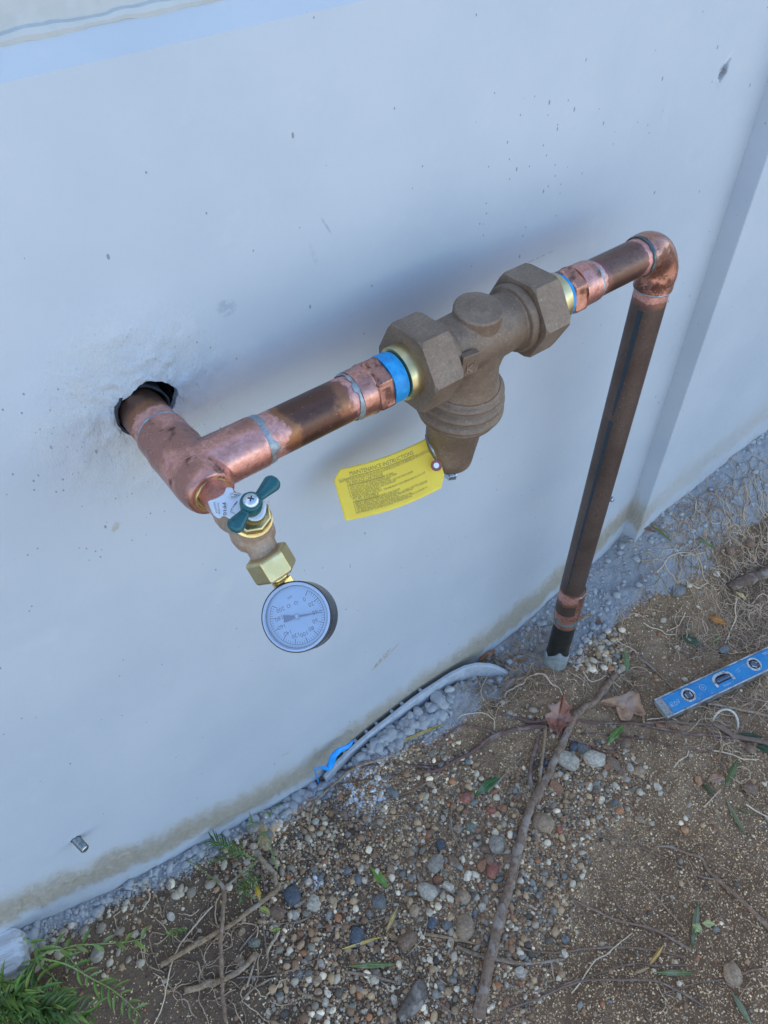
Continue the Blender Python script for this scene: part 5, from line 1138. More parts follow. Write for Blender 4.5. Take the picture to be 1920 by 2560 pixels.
NAMED = [('G3', 465, 480, 66, 'pale', 'big rounded speckled granite stone touching the long stick', 0), ('G3', 635, 475, 64, 'pale', 'big rounded speckled granite stone further from the stick', 0), ('G3', 735, 502, 40, 'brown', 'squarish grey brown stone right of the two speckled stones', 1),
 ('G3', 570, 420, 42, 'bluegrey', 'blue grey stone above and between the two speckled stones', 1), ('G3', 815, 385, 38, 'brown', 'reddish brown stone right of the toothed leaf', 0), ('G3', 395, 640, 50, 'rust', 'rough rusty orange stone resting against the long stick', 1), ('G3', 320, 850, 60, 'tan', 'broad tan stone right of the long stick', 0),
 ('G3', 55, 980, 60, 'grey', 'flat grey stone left of the long stick', 1), ('G3', 600, 640, 30, 'white', 'cream white stone chip below the two speckled stones', 1), ('G3', 345, 495, 26, 'blue', 'dark blue stone between the fork and the stick', 1), ('G3', 510, 400, 30, 'blue', 'dark blue stone above the left speckled stone', 1),
 ('G3', 1555, 415, 34, 'brown', 'round brown clod under the thick dark root', 0), ('G3', 1550, 650, 40, 'brown', 'round brown clod at the right of the sand', 0), ('G3', 1245, 600, 27, 'orange', 'oval orange brown pebble beside the narrow green leaf', 0), ('G3', 1005, 635, 25, 'white', 'white angular pebble on the sand', 1), ('G3', 1020, 670, 18, 'pale', 'pale pebble just under the white angular pebble', 0),
 ('G3', 870, 475, 23, 'white', 'white pebble right of the squarish stone', 0), ('G3', 840, 525, 24, 'pale', 'pale upright pebble right of the squarish stone', 0), ('G3', 895, 545, 34, 'tan', 'faint flat brown stone half buried in the sand', 1), ('G3', 425, 890, 22, 'red', 'red pebble right of the long stick', 0), ('G3', 20, 775, 26, 'red', 'red brown pebble left of the long stick', 0), ('G3', 30, 1130, 42, 'red', 'big brick red stone left of the long stick', 1), ('G3', 130, 1060, 42, 'brown', 'dull brown stone touching the long stick from the left', 1),
 ('G3', 895, 830, 28, 'tan', 'flat brown pebble sunk in the sand', 0), ('G3', 745, 735, 28, 'bluegrey', 'blue grey chip at the edge of the sand', 1), ('G3', 1165, 890, 22, 'orange', 'flat pinkish pebble in the middle of the sand', 0),
 ('G2', 315, 425, 62, 'blue', 'dark blue angular stone near the weed clump', 1), ('G2', 440, 480, 50, 'pale', 'pale streaked angular stone right of the dark blue stone', 1), ('G2', 325, 540, 32, 'pale', 'light blue grey oval pebble under the dark blue stone', 0), ('G2', 825, 470, 46, 'bluegrey', 'slate blue stone in the middle of the gravel', 1), ('G2', 1115, 405, 58, 'pale', 'grey speckled stone with a white root over it', 0), ('G2', 1230, 370, 36, 'pale', 'light blue grey stone right of the speckled stone', 1),
 ('G2', 1325, 430, 40, 'tan', 'tan brown round stone left of the stick', 0), ('G2', 1035, 520, 34, 'tan', 'round tan grey stone below the speckled stone', 0), ('G2', 1330, 615, 64, 'tan', 'large oval grey brown stone left of the long stick', 0), ('G2', 1175, 330, 31, 'rust', 'rust coloured round stone above the speckled stone', 0), ('G2', 1465, 150, 36, 'brown', 'chocolate brown stone left of the big grey stone', 1), ('G2', 1475, 210, 34, 'brown', 'grey brown oblong stone under the chocolate one', 0), ('G2', 1435, 250, 36, 'rust', 'reddish brown stone above the brick red one', 1),
 ('G2', 1185, 130, 32, 'blue', 'blue violet stone near the top of the gravel', 1), ('G2', 1160, 240, 48, 'grey', 'dull grey flat stone half buried in the gravel', 1), ('G2', 1260, 220, 36, 'brown', 'pointed brown stone in the upper gravel', 1), ('G2', 690, 670, 62, 'blue', 'broad dark blue stone under the yellow lance leaf', 1), ('G2', 990, 695, 62, 'brown', 'flat reddish brown stone right of the yellow leaf', 1), ('G2', 85, 705, 34, 'green', 'smooth greenish egg shaped stone below the tan stick', 0), ('G2', 220, 530, 46, 'brown', 'rough grey brown stone under the weed clump', 1),
 ('G2', 1515, 460, 23, 'white', 'white oval pebble left of the long stick', 0), ('G2', 460, 930, 28, 'tan', 'round tan pebble near the bottom of the gravel', 0), ('G2', 345, 900, 32, 'bluegrey', 'blue grey stone at the bottom left of the gravel', 1), ('G2', 1370, 25, 36, 'green', 'greenish grey stone beside the long stick high up', 0), ('G2', 1285, 35, 30, 'tan', 'tan stone beside the greenish one', 1), ('G2', 1120, 65, 26, 'rust', 'rust brown pebble at the top of the gravel', 0), ('G2', 1012, 172, 25, 'tan', 'tan rounded pebble near the short grey twig', 0), ('G2', 635, 280, 28, 'bluegrey', 'blue grey pebble left of the torn green leaf', 1), ('G2', 700, 330, 28, 'bluegrey', 'second blue grey pebble nearer the torn green leaf', 0), ('G2', 1140, 590, 34, 'blue', 'dark blue stone right of the round tan grey stone', 1), ('G2', 355, 130, 20, 'white', 'white ring marked pebble near the weeds', 0),
 ('G1', 1010, 445, 54, 'pale', 'largest pale paint dusted stone by the grey strip', 0), ('G1', 1085, 505, 44, 'pale', 'tall paint dusted stone right of the largest one', 0), ('G1', 890, 572, 42, 'pale', 'upright paint dusted stone left of the olive leaf', 0), ('G1', 990, 502, 26, 'pale', 'small oval stone under the largest painted stone', 0), ('G1', 1000, 545, 36, 'pale', 'flat painted stone touching the olive leaf', 0), ('G1', 968, 578, 32, 'pale', 'painted stone just above the olive leaf tip', 1), ('G1', 790, 612, 56, 'pale', 'wedge shaped painted stone right of the blue tape', 1), ('G1', 930, 520, 34, 'pale', 'lumpy painted stone left of the small oval one', 1),
 ('G1', 1085, 382, 40, 'pale', 'painted stone under the grey strip', 0), ('G1', 1175, 352, 54, 'pale', 'flat slab like painted stone at the right of the strip', 1), ('G1', 715, 690, 34, 'pale', 'painted stone below the wedge shaped one', 1), ('G1', 748, 690, 24, 'pale', 'thin painted stone chip below the wedge shaped one', 1), ('G1', 790, 655, 27, 'pale', 'rounded painted pebble below the wedge shaped one', 0), ('G1', 830, 662, 24, 'pale', 'oblong painted pebble below the upright stone', 0), ('G1', 635, 728, 28, 'pale', 'painted pebble beside the blue tape', 0), ('G1', 905, 905, 42, 'bluegrey', 'flat dark slate in the fine gravel', 1), ('G1', 1340, 945, 33, 'red', 'round orange red stone left of the broad green leaf', 0),
 ('G1', 260, 912, 30, 'pale', 'painted stone at the wall foot left of the tape', 0), ('G1', 335, 900, 32, 'pale', 'painted stone near the thin blue tail of tape', 1), ('G1', 268, 1040, 40, 'pale', 'big painted stone above the weeds', 1), ('G1', 208, 1022, 34, 'pale', 'painted stone beside the thin green stem', 0), ('G1', 120, 1020, 26, 'pale', 'painted pebble close to the wall above the weeds', 0),
 ('L0', 580, 1155, 44, 'pale', 'speckled grey stone among the green weeds', 0), ('L0', 1425, 1190, 36, 'tan', 'tan brown stone under the thin grey twig', 1), ('L0', 1430, 1020, 26, 'tan', 'tan pebble between the crossing sticks', 1), ('L0', 800, 1032, 24, 'pale', 'pale pebble above the weeds', 0), ('L0', 1015, 930, 24, 'pale', 'pale chip left of the white root', 1),
 ('G4', 1445, 895, 56, 'tan', 'round grey tan stone alone on the dark soil', 0), ('G4', 195, 888, 38, 'pale', 'grey pale stone under the pale twig low right', 0), ('F', 720, 830, 78, 'bluegrey', 'flat slate lying on the soil above the level', 1), ('F', 1190, 1440, 66, 'bluegrey', 'blue grey flat stone above the level', 1), ('F', 1260, 410, 62, 'brown', 'round brown clod right of the wall corner', 0), ('F', 1460, 340, 60, 'brown', 'brown clod among the roots at the right', 1), ('E', 545, 480, 50, 'rust', 'reddish round pebble by the level end', 0),
 ('F', 720, 1418, 34, 'white', 'white chip above the left end of the level', 1), ('C', 680, 1600, 70, 'pale', 'pale bluish stone just right of the grey sleeve', 1), ('C', 895, 955, 50, 'pale', 'grey stone just right of the coupling', 1), ('C', 1010, 1000, 42, 'pale', 'second grey stone right of the coupling', 1)]
for z, u, v, rp, cn, lab, ang in NAMED:
    P = gp(*px(z, u, v)); r = rp*ZW[z][2]*scale_at(P)*1.02
    stone_at(P, r, cn, lab, None, bool(ang))
# pebbles: the largest ones singly, the fine gravel and sand as one mass
GRAVEL = image_poly(None, [(560, 2130), (690, 1990), (830, 1920), (1000, 1800), (1120, 1830), (1250, 1960), (1400, 1850), (1560, 1860), (1640, 1960), (1480, 2120), (1430, 2300), (1400, 2460), (1200, 2680), (600, 2680), (690, 2420), (640, 2260)])
SAND = image_poly(None, [(1250, 1800), (1600, 1850), (1950, 1850), (2000, 2400), (1900, 2700), (1100, 2700), (1250, 2200)])
PAINTED = image_poly(None, [(620, 2060), (760, 1960), (900, 1860), (1000, 1760), (1120, 1700), (1130, 1790), (1000, 1860), (860, 1930), (720, 2050), (660, 2120)])
FOOT = image_poly(None, [(1460, 1560), (1560, 1560), (1560, 1680), (1440, 1680)])
pcols = [('grey', 'grey'), ('brown', 'brown'), ('tan', 'tan'), ('pale', 'pale grey'), ('white', 'whitish'), ('bluegrey', 'bluish'), ('rust', 'rust brown')]
pw = [.22, .2, .18, .17, .1, .07, .06]
left = 296-len(NAMED)
MARKS = [('the torn green leaf', 'G2', 830, 320), ('the broad dark blue stone', 'G2', 690, 680), ('the green lance leaf at the bottom', 'G2', 790, 845), ('the weed clump', 'G2', 180, 420), ('the grey speckled stone', 'G2', 1115, 405), ('the chocolate brown stone', 'G2', 1465, 150), ('the large oval stone', 'G2', 1330, 615),
         ('the lower end of the long stick', 'G2', 1450, 950), ('the flat dark slate', 'G1', 905, 905), ('the round orange red stone', 'G1', 1340, 945), ('the two speckled granite stones', 'G3', 560, 520), ('the rusty orange stone', 'G3', 395, 640), ('the short tan twig at the bottom', 'G2', 460, 1045), ('the curled bark', 'G2', 1010, 1050), ('the streaked angular stone', 'G2', 440, 480), ('the slate blue stone', 'G2', 825, 470), ('the pale twig right of the stick', 'G4', 250, 825), ('the bent pale twig', 'G1', 480, 930), ('the olive yellow leaf', 'G1', 1080, 560), ('the blue tape', 'G1', 560, 690), ('the coupling of the riser', 'C', 900, 1000), ('the thin green stem by the wall', 'G1', 195, 960)]
MARKS = [(n, gp(*px(z, u, v))) for n, z, u, v in MARKS]
for i, (x, y) in enumerate(np.vstack([sample_poly(GRAVEL, left-46), sample_poly(PAINTED, 34), sample_poly(FOOT, 12)])):
    pt = i >= left-46; cn, word = ('pale', '') if pt else random.choices(pcols, pw)[0]
    P = V(x, y, float(ground_h(x, y))); mk = min(MARKS, key=lambda m: np.hypot(m[1][0]-x, m[1][1]-y))[0]
    stone_at(P, random.uniform(.0042, .0078), cn, 'small paint dusted pebble nearest to %s' % mk if pt else 'small %s pebble in the gravel nearest to %s' % (word, mk), 'painted pebbles by the wall' if pt else '%s pebbles in the gravel' % word, random.random() < .45, .7, 'pebble', 'pebble')
def base_pebbles(sub, n, seed):
    out = []
    for i in range(n):
        bm = bmesh.new(); bmesh.ops.create_icosphere(bm, subdivisions=sub, radius=1); rr = random.Random(seed+i)
        for v in bm.verts: v.co = v.co*(1+.35*mnoise.noise(v.co*1.2+Vector((i*5.3+seed, 0, 0))))
        bm.verts.ensure_lookup_table(); out.append((np.array([v.co[:] for v in bm.verts]), np.array([[q.index for q in f.verts] for f in bm.faces]))); bm.free()
    return out
PALETTE = np.array([CL[k] for k in ('grey', 'grey', 'brown', 'tan', 'tan', 'pale', 'white', 'bluegrey', 'tan', 'brown', 'dark', 'grey', 'pale', 'rust', 'brown', 'tan')])
def scatter(xy, rad, bases, bury=.35, pal=PALETTE):
    n = len(xy); z = ground_h(xy[:, 0], xy[:, 1]); vs, fs, cs = [], [], []; off = 0
    which = rng.integers(0, len(bases), n); col = pal[rng.integers(0, len(pal), n)]*rng.uniform(.9, 1.65, (n, 1))*np.array([1.45, 1.18, .86])
    for b, (bv, bf) in enumerate(bases):
        k = np.where(which == b)[0]
        if not len(k): continue
        a = rng.uniform(0, 6.28, len(k)); tl = rng.normal(0, .35, len(k)); s = np.stack([rad[k]*rng.uniform(.95, 1.3, len(k)), rad[k]*rng.uniform(.75, 1, len(k)), rad[k]*rng.uniform(.55, .8, len(k))], -1)
        p = bv[None]*s[:, None]; ct, st = np.cos(tl)[:, None], np.sin(tl)[:, None]
        p = np.stack([p[..., 0], p[..., 1]*ct-p[..., 2]*st, p[..., 1]*st+p[..., 2]*ct], -1)
        ca, sa = np.cos(a)[:, None], np.sin(a)[:, None]; q = np.stack([p[..., 0]*ca-p[..., 1]*sa, p[..., 0]*sa+p[..., 1]*ca, p[..., 2]], -1)
        q += np.stack([xy[k, 0], np.minimum(xy[k, 1], -.003), z[k]+rad[k]*bury], -1)[:, None]
        vs.append(q.reshape(-1, 3)); fs.append((bf[None]+(off+np.arange(len(k))*len(bv))[:, None, None]).reshape(-1, 3)); cs.append(np.repeat(np.c_[col[k], np.ones(len(k))], len(bv), 0)); off += len(k)*len(bv)
    return np.vstack(vs), np.vstack(fs), np.vstack(cs)
def mass(name, sets, mat, smooth=True):
    off = 0; V_, F_, C_ = [], [], []
    for v, f, c in sets: V_.append(v); F_.append(f+off); C_.append(c); off += len(v)
    v = np.vstack(V_); f = np.vstack(F_); c = np.vstack(C_).astype('f')
    me = bpy.data.meshes.new(name); me.vertices.add(len(v)); me.vertices.foreach_set('co', v.ravel().astype('f'))
    me.loops.add(f.size); me.loops.foreach_set('vertex_index', f.ravel().astype('i')); me.polygons.add(len(f)); me.polygons.foreach_set('loop_start', np.arange(0, f.size, 3))
    me.polygons.foreach_set('use_smooth', np.full(len(f), smooth)); at = me.attributes.new('tint', 'FLOAT_COLOR', 'POINT'); at.data.foreach_set('color', c.ravel())
    me.materials.append(mat); me.update(); return tag(link(name, me), kind='stuff')
b2, b1 = base_pebbles(2, 6, 3), base_pebbles(1, 6, 40)
ALLV = image_poly(None, [(-60, 2420), (200, 2250), (640, 2010), (1050, 1700), (1340, 1400), (1640, 1290), (1990, 1080), (1990, 2640), (-60, 2640)])
def lognr(n, lo, hi): return np.clip(lo*np.exp(rng.exponential(.42, n)), lo, hi)
N1, N2, N3 = 2400, 20000, 1100
PAINT_P = np.array([CL['pale'], CL['grey']])
mass('gravel', [scatter(sample_poly(GRAVEL, N1), lognr(N1, .0022, .0062), b2, .5), scatter(sample_poly(GRAVEL, N2), lognr(N2, .0012, .0030), b1, .3),
                scatter(sample_poly(PAINTED, 700), lognr(700, .003, .010), b2, .5), scatter(sample_poly(FOOT, 160), lognr(160, .003, .008), b2, .5),
                scatter(np.vstack([np.c_[rng.uniform(-.45, .12, 1100), -rng.exponential(.022, 1100)-.003], np.c_[rng.uniform(.45, 1.45, 1500), -rng.exponential(.05, 1500)-.003]]), lognr(2600, .0016, .0075), b2, .25, PAINT_P),
                scatter(sample_poly(ALLV, N3), lognr(N3, .0018, .0048), b2, .3)], M['gravel'])
SP = .84*np.array([(.50, .42, .30), (.35, .27, .185), (.25, .18, .115), (.62, .55, .44), (.15, .11, .075), (.40, .30, .20)])
xs_ = np.vstack([sample_poly(SAND, 24000), sample_poly(ALLV, 30000)]); 
mass('sand_grains', [scatter(xs_, lognr(len(xs_), .0007, .0018), b1, .3, SP)], M['gravel'])

# ================================================================== spirit level
LA = V(.68061605, -.27993814, .0205); LU = unit(V(.2725, -.0637, 0)); LV = unit(V(-.01023, -.04066, 0)); LZ = V(0, 0, 1)
lv = tag(empty('spirit_level', tuple(LA)), 'blue and silver torpedo spirit level with three vials lying on the soil', 'level')
LEN, WID, THK = .2915, .0428, .0215
def lp(a, b, c=0.0): return LA+LU*a+LV*b+LZ*c
m_alu = m_simple('aluminium', (.62, .63, .64), (.46, .47, .48), .42, .9, 240, .2, .0006, big=(40, (.28, .25, .21)))
t = NT('level_blue'); co = t.coord(); n = t.noise(90, 6, .7, co); n2 = t.noise(24, 4, .6, co)
c = t.mix(t.ramp(n2, .4, .6), (.012, .20, .43), (.02, .235, .47)); c = t.mix(t.ramp(n, .56, .66, 0, .9), c, (.30, .27, .23)); m_blue = t.out(c, .38, 0, t.bump(n, .15, .0006))
m_white = m_simple('level_white', (.62, .61, .57), (.50, .48, .43), .5, 0, 200, .15, .0006, big=(120, (.25, .2, .15)))
m_vial = m_simple('vial_clear', (.055, .06, .09), (.10, .11, .16), .08, 0, 60, .02)
for b in (.0016, WID-.0016):
    mb = MB(); mb.add(*box(lp(LEN/2, b, -THK/2), LU, LV, LZ, LEN, .0032, THK)); bevel(mb.build('flange', m_alu, lv, False), .0007)
mb = MB(); mb.add(*box(lp(LEN/2, WID/2, -.0075), LU, LV, LZ, LEN-.0006, WID-.0064, .011)); mb.build('web', m_simple('dusty_web', (.42, .41, .39), (.27, .24, .20), .6, .3, 300, .4, .001), lv, False)
mb = MB(); mb.add(*box(lp(.0165+(LEN-.033)/2, WID/2, -.0012), LU, LV, LZ, LEN-.033, WID-.0072, .0022)); bevel(mb.build('blue_plate', m_blue, lv, False), .0008)
def ring(mb, a, b, ro, ri, z0, z1, n=44):
    v = []; f = []
    for k in range(n):
        q = 2*math.pi*k/n; c, s_ = math.cos(q), math.sin(q)
        for r, z in ((ri, z0), (ri, z1-.0003), (ri+.0005, z1), (ro-.0006, z1), (ro, z1-.0006), (ro, z0)): v.append(lp(a+r*c, b+r*s_, z))
    for k in range(n):
        j = (k+1) % n
        for i in range(5): f.append((k*6+i, j*6+i, j*6+i+1, k*6+i+1))
    mb.add(v, f)
for a, turn in ((.0649, 90), (.2254, 40)):
    vr = MB(); ring(vr, a, .0206, .0142, .0104, -.002, .0013); ro = vr.build('vial_ring', m_white, lv)
    mb = MB(); n = 32; mb.add([lp(a+.0106*math.cos(2*math.pi*k/n), .0206+.0106*math.sin(2*math.pi*k/n), .00015) for k in range(n)], [tuple(range(n))]); mb.build('vial_hole_shade', M['dark'], ro, False)  # flat dark disc on the plate stands in for the shaded hole
    d = LU*math.cos(R(turn))+LV*math.sin(R(turn)); mb = MB(); mb.add(*lathe([(-.0080, .001), (-.0078, .0033), (.0078, .0033), (.0080, .001)], lp(a, .0212, .0004), d, 20)[:2]); mb.build('vial', m_vial, ro)
    mb = MB(); e = unit(np.cross(d, LZ)); 
    for sg in (-1, 1): mb.add(*box(lp(a, .0212, .0009)+e*.0052*sg, d, e, LZ, .0120*(.8), .0022, .0012))
    mb.build('vial_holder', m_white, ro, False)
mb = MB(); v = []; f = []; n = 36; ca_, cb_ = .1478, .0262
for k in range(n+1):
    q = math.pi*(1+.06-1.12*k/n); c, s_ = math.cos(q), math.sin(q); sg = lambda x, p: math.copysign(abs(x)**p, x)
    for r, z in ((0, -.002), (0, .0008), (1, .0011), (1, -.002)):
        ax_, ay_ = (.0178+.0050*r, .0150+.0048*r); v.append(lp(ca_+ax_*sg(c, .72), cb_-ay_*sg(s_, .72), z))
for k in range(n):
    for i in range(3): f.append((k*4+i, k*4+i+1, k*4+i+5, k*4+i+4))
mb.add(v, f); ro = mb.build('vial_arch', m_white, lv)
mb = MB(); n = 24; mb.add([lp(ca_-.0172, cb_-.001, .00012)]+[lp(ca_-.0172*math.copysign(abs(math.cos(math.pi*k/n))**.72, math.cos(math.pi*k/n)), cb_-.0146*abs(math.sin(math.pi*k/n))**.72, .00012) for k in range(n+1)]+[lp(ca_+.0172, cb_-.001, .00012)], [tuple(range(n+3))]); mb.build('vial_hole_shade', M['dark'], ro, False)  # flat dark patch stands in for the shade inside the window
mb = MB(); mb.add(*lathe([(-.0165, .001), (-.016, .0044), (.016, .0044), (.0165, .001)], lp(ca_, cb_-.0062, .0004), LU, 20)[:2]); mb.build('vial', m_vial, ro)
mb = MB()
def lvtext(body, a, b, size, du=(1, 0), up=(0, -1)):
    s, f = text_tris(body, size); mb.add([lp(a+du[0]*q[0]+up[0]*q[1], b+du[1]*q[0]+up[1]*q[1], .00025) for q in s], f)
lvtext('Empire', .1385, .0350, .0062); lvtext('\u00ae', .1605, .0345, .004)
lvtext('IRS', .0245, .0290, .0080, (.25, -.97), (-.97, -.25)); lvtext('CS', .0330, .0300, .0085, (.25, -.97), (-.97, -.25)); lvtext('052', .0400, .0275, .0060, (.25, -.97), (-.97, -.25))
lvtext('Magnetic', .1835, .0180, .0032, (.93, -.25), (-.25, -.93)); lvtext('Level', .1850, .0225, .0036, (.93, -.25), (-.25, -.93)); lvtext('TRUE', .2560, .0135, .0080)
lvtext('G', .0978, .0212, .0062)
for r0, r1 in ((.0056, .0063),):
    n = 36; v = []
    for k in range(n): q = 2*math.pi*k/n; v += [lp(.1002+r*math.cos(q), .0190+r*math.sin(q), .00025) for r in (r0, r1)]
    mb.add(v, [(2*k, 2*((k+1) % n), 2*((k+1) % n)+1, 2*k+1) for k in range(n)])
mb.build('lettering', m_simple('level_ink', (.55, .62, .66), (.40, .5, .58), .6, 0, 400, .0), lv, False)

# ================================================================== drain board edge along the wall foot, blue tape
db = tag(empty('drain_board', (.3, -.012, .04)), 'grey paint covered plastic drain board edge standing along the foot of the wall', 'board')
pts = [V(.530, -.070, -.030), V(.508, -.054, .004), V(.484, -.036, .026), V(.448, -.020, .042), V(.40, -.013, .050), V(.321, -.0125, .0560), V(.25, -.0125, .050), (V(.194, -.0125, .0425)), V(.155, -.0125, .031), V(.128, -.0125, .0205), V(.10, -.012, .000)]
P = catmull(pts, 8); v = []; f = []
for i, p in enumerate(P):
    t = unit(P[min(i+1, len(P)-1)]-P[max(i-1, 0)]); sd = unit(V(t[1], -t[0], 0)); sd = sd if sd[1] < 0 else -sd; w = .0040+.0005*mnoise.noise(Vector((i*.4, 0, 3)))
    up_ = .0014*mnoise.noise(Vector((i*.35, 3, 3)))
    for a, z in ((-w, -.070), (-w, -.001), (-w*.6, .0008), (w*.6, .0), (w, -.0022), (w*1.25, -.075)): v.append(p+sd*a+V(0, 0, z+up_))
for i in range(len(P)-1):
    for j in range(5): f.append((i*6+j, i*6+j+1, i*6+j+7, i*6+j+6))
mb = MB(); mb.add(v, f); 
t = NT('painted_plastic'); n = t.noise(60, 5, .65); sp = t.voro(300)
c = t.mix(t.ramp(n, .4, .65), (.43, .45, .47), (.35, .37, .39)); c = t.mix(t.ramp(sp, .05, .14, .8, 0), c, (.12, .12, .13)); m_pp = t.out(c, .6, 0, t.bump(n, .35, .0015))
mb.build('board_edge', m_pp, db)
for x, z in ((.152, .028), (.178, .036), (.203, .041), (.226, .045), (.262, .050), (.286, .052), (.330, .054)):
    mb = MB(); mb.add(*lathe([(0, .0045), (.004, .0036), (.0075, .0030), (.0085, .001)], V(x, -.0085, z-.0035), (0, 1, 0), 14)[:2]); mb.build('dimple', m_pp, db)
v = []; f = []; T = [('G1', 668, 598, 14, .010), ('G1', 640, 632, 26, .010), ('G1', 590, 655, 34, .012), ('G1', 555, 690, 40, .012), ('G1', 540, 735, 40, .010), ('G1', 522, 762, 30, .008), ('G1', 480, 758, 12, .006), ('G1', 445, 772, 10, .005), ('G1', 432, 800, 9, .005), ('G1', 438, 845, 9, .004), ('G1', 446, 888, 6, .003)]
q = [gp(*px(z, u, v_)) for z, u, v_, w, h in T]; q = [on(*px(z, u, v_), 1, -.0215-.0012*k) if k < 8 else p+unit(CAMP-p)*(h*1.6/unit(CAMP-p)[2]) for k, (p, (z, u, v_, w, h)) in enumerate(zip(q, T))]; W_ = [w*.42194*scale_at(q[0])*.5 for _, _, _, w, _ in T]
q = catmull(q, 4); W_ = np.interp(np.linspace(0, len(W_)-1, len(q)), range(len(W_)), W_)
for i, p in enumerate(q):
    t = unit(q[min(i+1, len(q)-1)]-q[max(i-1, 0)]); sd = unit(np.cross(t, V(-.3, -.5, .8)))
    for e in (-1, -.3, .3, 1): v.append(p+sd*W_[i]*e+V(0, 0, .0025*mnoise.noise(Vector((i*.5, e*1.5, 2)))+.0015))
for i in range(len(q)-1):
    for j in range(3): f.append((i*4+j, i*4+j+1, i*4+j+5, i*4+j+4))
mb = MB(); mb.add(v, f); o = mb.build('tape', M['bluefilm']); so = o.modifiers.new('t', 'SOLIDIFY'); so.thickness = .0004
tag(o, 'bright blue torn strip of tape with a thin tail at the foot of the wall', 'tape')

# ================================================================== weathered wooden stake at the left edge
pe, pk = gp(*px('A', 262, 285)), gp(*px('A', -700, 620)); d = unit(V(pk[0]-pe[0], pk[1]-pe[1], 0)); e = V(d[1], -d[0], 0)
bm = bmesh.new(); bmesh.ops.create_grid(bm, x_segments=40, y_segments=16, size=1); 
mb = MB(); v = []; f = []; NL, NR = 40, 28
for i in range(NL+1):
    s_ = -.003+.26*i/NL
    for k in range(NR):
        q = 2*math.pi*k/NR; c, s2 = math.cos(q), math.sin(q); cc = math.copysign(abs(c)**.28, c); ss = math.copysign(abs(s2)**.28, s2)
        r = 1-.35*max(0, 1-i/2.5)**2
        g = .0007*mnoise.noise(Vector((s_*5, c*9, s2*9)))
        v.append(V(pe[0], pe[1], pe[2]+.012)+d*s_*1+e*(cc*.029*r+g)+V(0, 0, 1)*(ss*.017*r+g))
for i in range(NL):
    for k in range(NR): f.append((i*NR+k, i*NR+(k+1) % NR, (i+1)*NR+(k+1) % NR, (i+1)*NR+k))
f.append(tuple(range(NR-1, -1, -1))); bm.free()
mb.add(v, f)
t = NT('weathered_wood'); co = t.coord(); ang = math.atan2(d[1], d[0])
gr = t.noise(60, 6, .7, t.mapping(t.mapping(co, (1, 1, 1), (0, 0, -ang)), (.10, 2.6, 2.6))); 
c = t.mix(t.ramp(gr, .46, .56), (.66, .67, .67), (.50, .48, .46)); c = t.mix(t.ramp(gr, .62, .68), c, (.22, .18, .15)); m_ww = t.out(c, .75, 0, t.bump(gr, .8, .003))
tag(mb.build('wood_stake', m_ww, None, True, 60), 'weathered grey wooden stake end with peeling white paint at the left edge', 'stake')

# ================================================================== weeds
lm = MB(); v = []; f = []
for i in range(7):
    s_ = i/6; w = .5*math.sin(math.pi*min(1, .04+s_*.96)**.8)**.9
    for e_ in (-1, 0, 1): v.append((s_, w*e_, (.22*abs(e_)*w)+.10*math.sin(math.pi*s_)-.12*s_*s_))
for i in range(6):
    for j in range(2): f.append((i*3+j, i*3+j+1, i*3+j+4, i*3+j+3))
lm.add(v, f); LEAFM = lm.mesh('leaf', M['leaf']); 
def weed(label, stems, group=None, name='weed_plant'):
    """stems: (zoom, image points, heights, stem radius, leaf length, width, spacing, colour, start)"""
    first = None
    root = None
    for z, pts, hs, r, ll, lw, sp, colr, st in stems:
        P = [gp(*px(z, *q)) for q in pts]
        # the picture point is where the raised stem shows: slide back along the line of sight
        Q = []
        for p, h in zip(P, hs): dv_ = unit(CAMP-p); Q.append(p+dv_*(h/dv_[2]))
        C_ = catmull(Q, 8)
        if root is None: root = tag(empty(name, tuple(P[0])), label, 'weed', group)
        mb = MB(); mb.add(*tube(C_, [r*(1-.6*i/len(C_)) for i in range(len(C_))], 6)); so_ = mb.build('stem', M['leaf'], root); so_.color = (colr[0]*1.5+.03, colr[1]*1.2+.03, colr[2]*1.2, 1)
        L = 0; nxt = st; side = 1
        for i in range(1, len(C_)):
            seg = np.linalg.norm(C_[i]-C_[i-1]); L += seg
            while L > nxt:
                nxt += sp*random.uniform(.7, 1.3); side = -side; t_ = unit(C_[i]-C_[i-1])
                sdv = unit(np.cross(t_, V(0, 0, 1)))*side; dirv = unit(t_*random.uniform(.5, 1.0)+sdv*random.uniform(.5, .9)+V(0, 0, random.uniform(-.1, .5)))
                y_ = unit(np.cross(V(0, 0, 1), dirv)); z_ = np.cross(dirv, y_); l_ = ll*random.uniform(.65, 1.2)
                o = bpy.data.objects.new('leaf', LEAFM); COL.objects.link(o); o.parent = root; o.matrix_parent_inverse = Matrix.Translation(root.location).inverted()
                o.matrix_basis = Matrix(((dirv[0]*l_, y_[0]*lw, z_[0]*l_, C_[i][0]), (dirv[1]*l_, y_[1]*lw, z_[1]*l_, C_[i][1]), (dirv[2]*l_, y_[2]*lw, z_[2]*l_, C_[i][2]), (0, 0, 0, 1)))
                k = random.uniform(.7, 1.35); o.color = (colr[0]*k*random.uniform(1.1, 1.7), colr[1]*k*1.1, colr[2]*k*.75, 1)
    return root
G1_, G2_, G3_ = (.11, .22, .045), (.145, .26, .06), (.075, .17, .05)
weed('long weed branch with narrow leaves lying across the lower left', [('A', [(-20, 530), (180, 440), (360, 385), (540, 405), (720, 470), (900, 575), (1080, 670), (1200, 760), (1330, 880), (1390, 960)], [.01, .02, .03, .035, .035, .03, .025, .02, .015, .01], .0014, .024, .0038, .008, G2_, .10)])
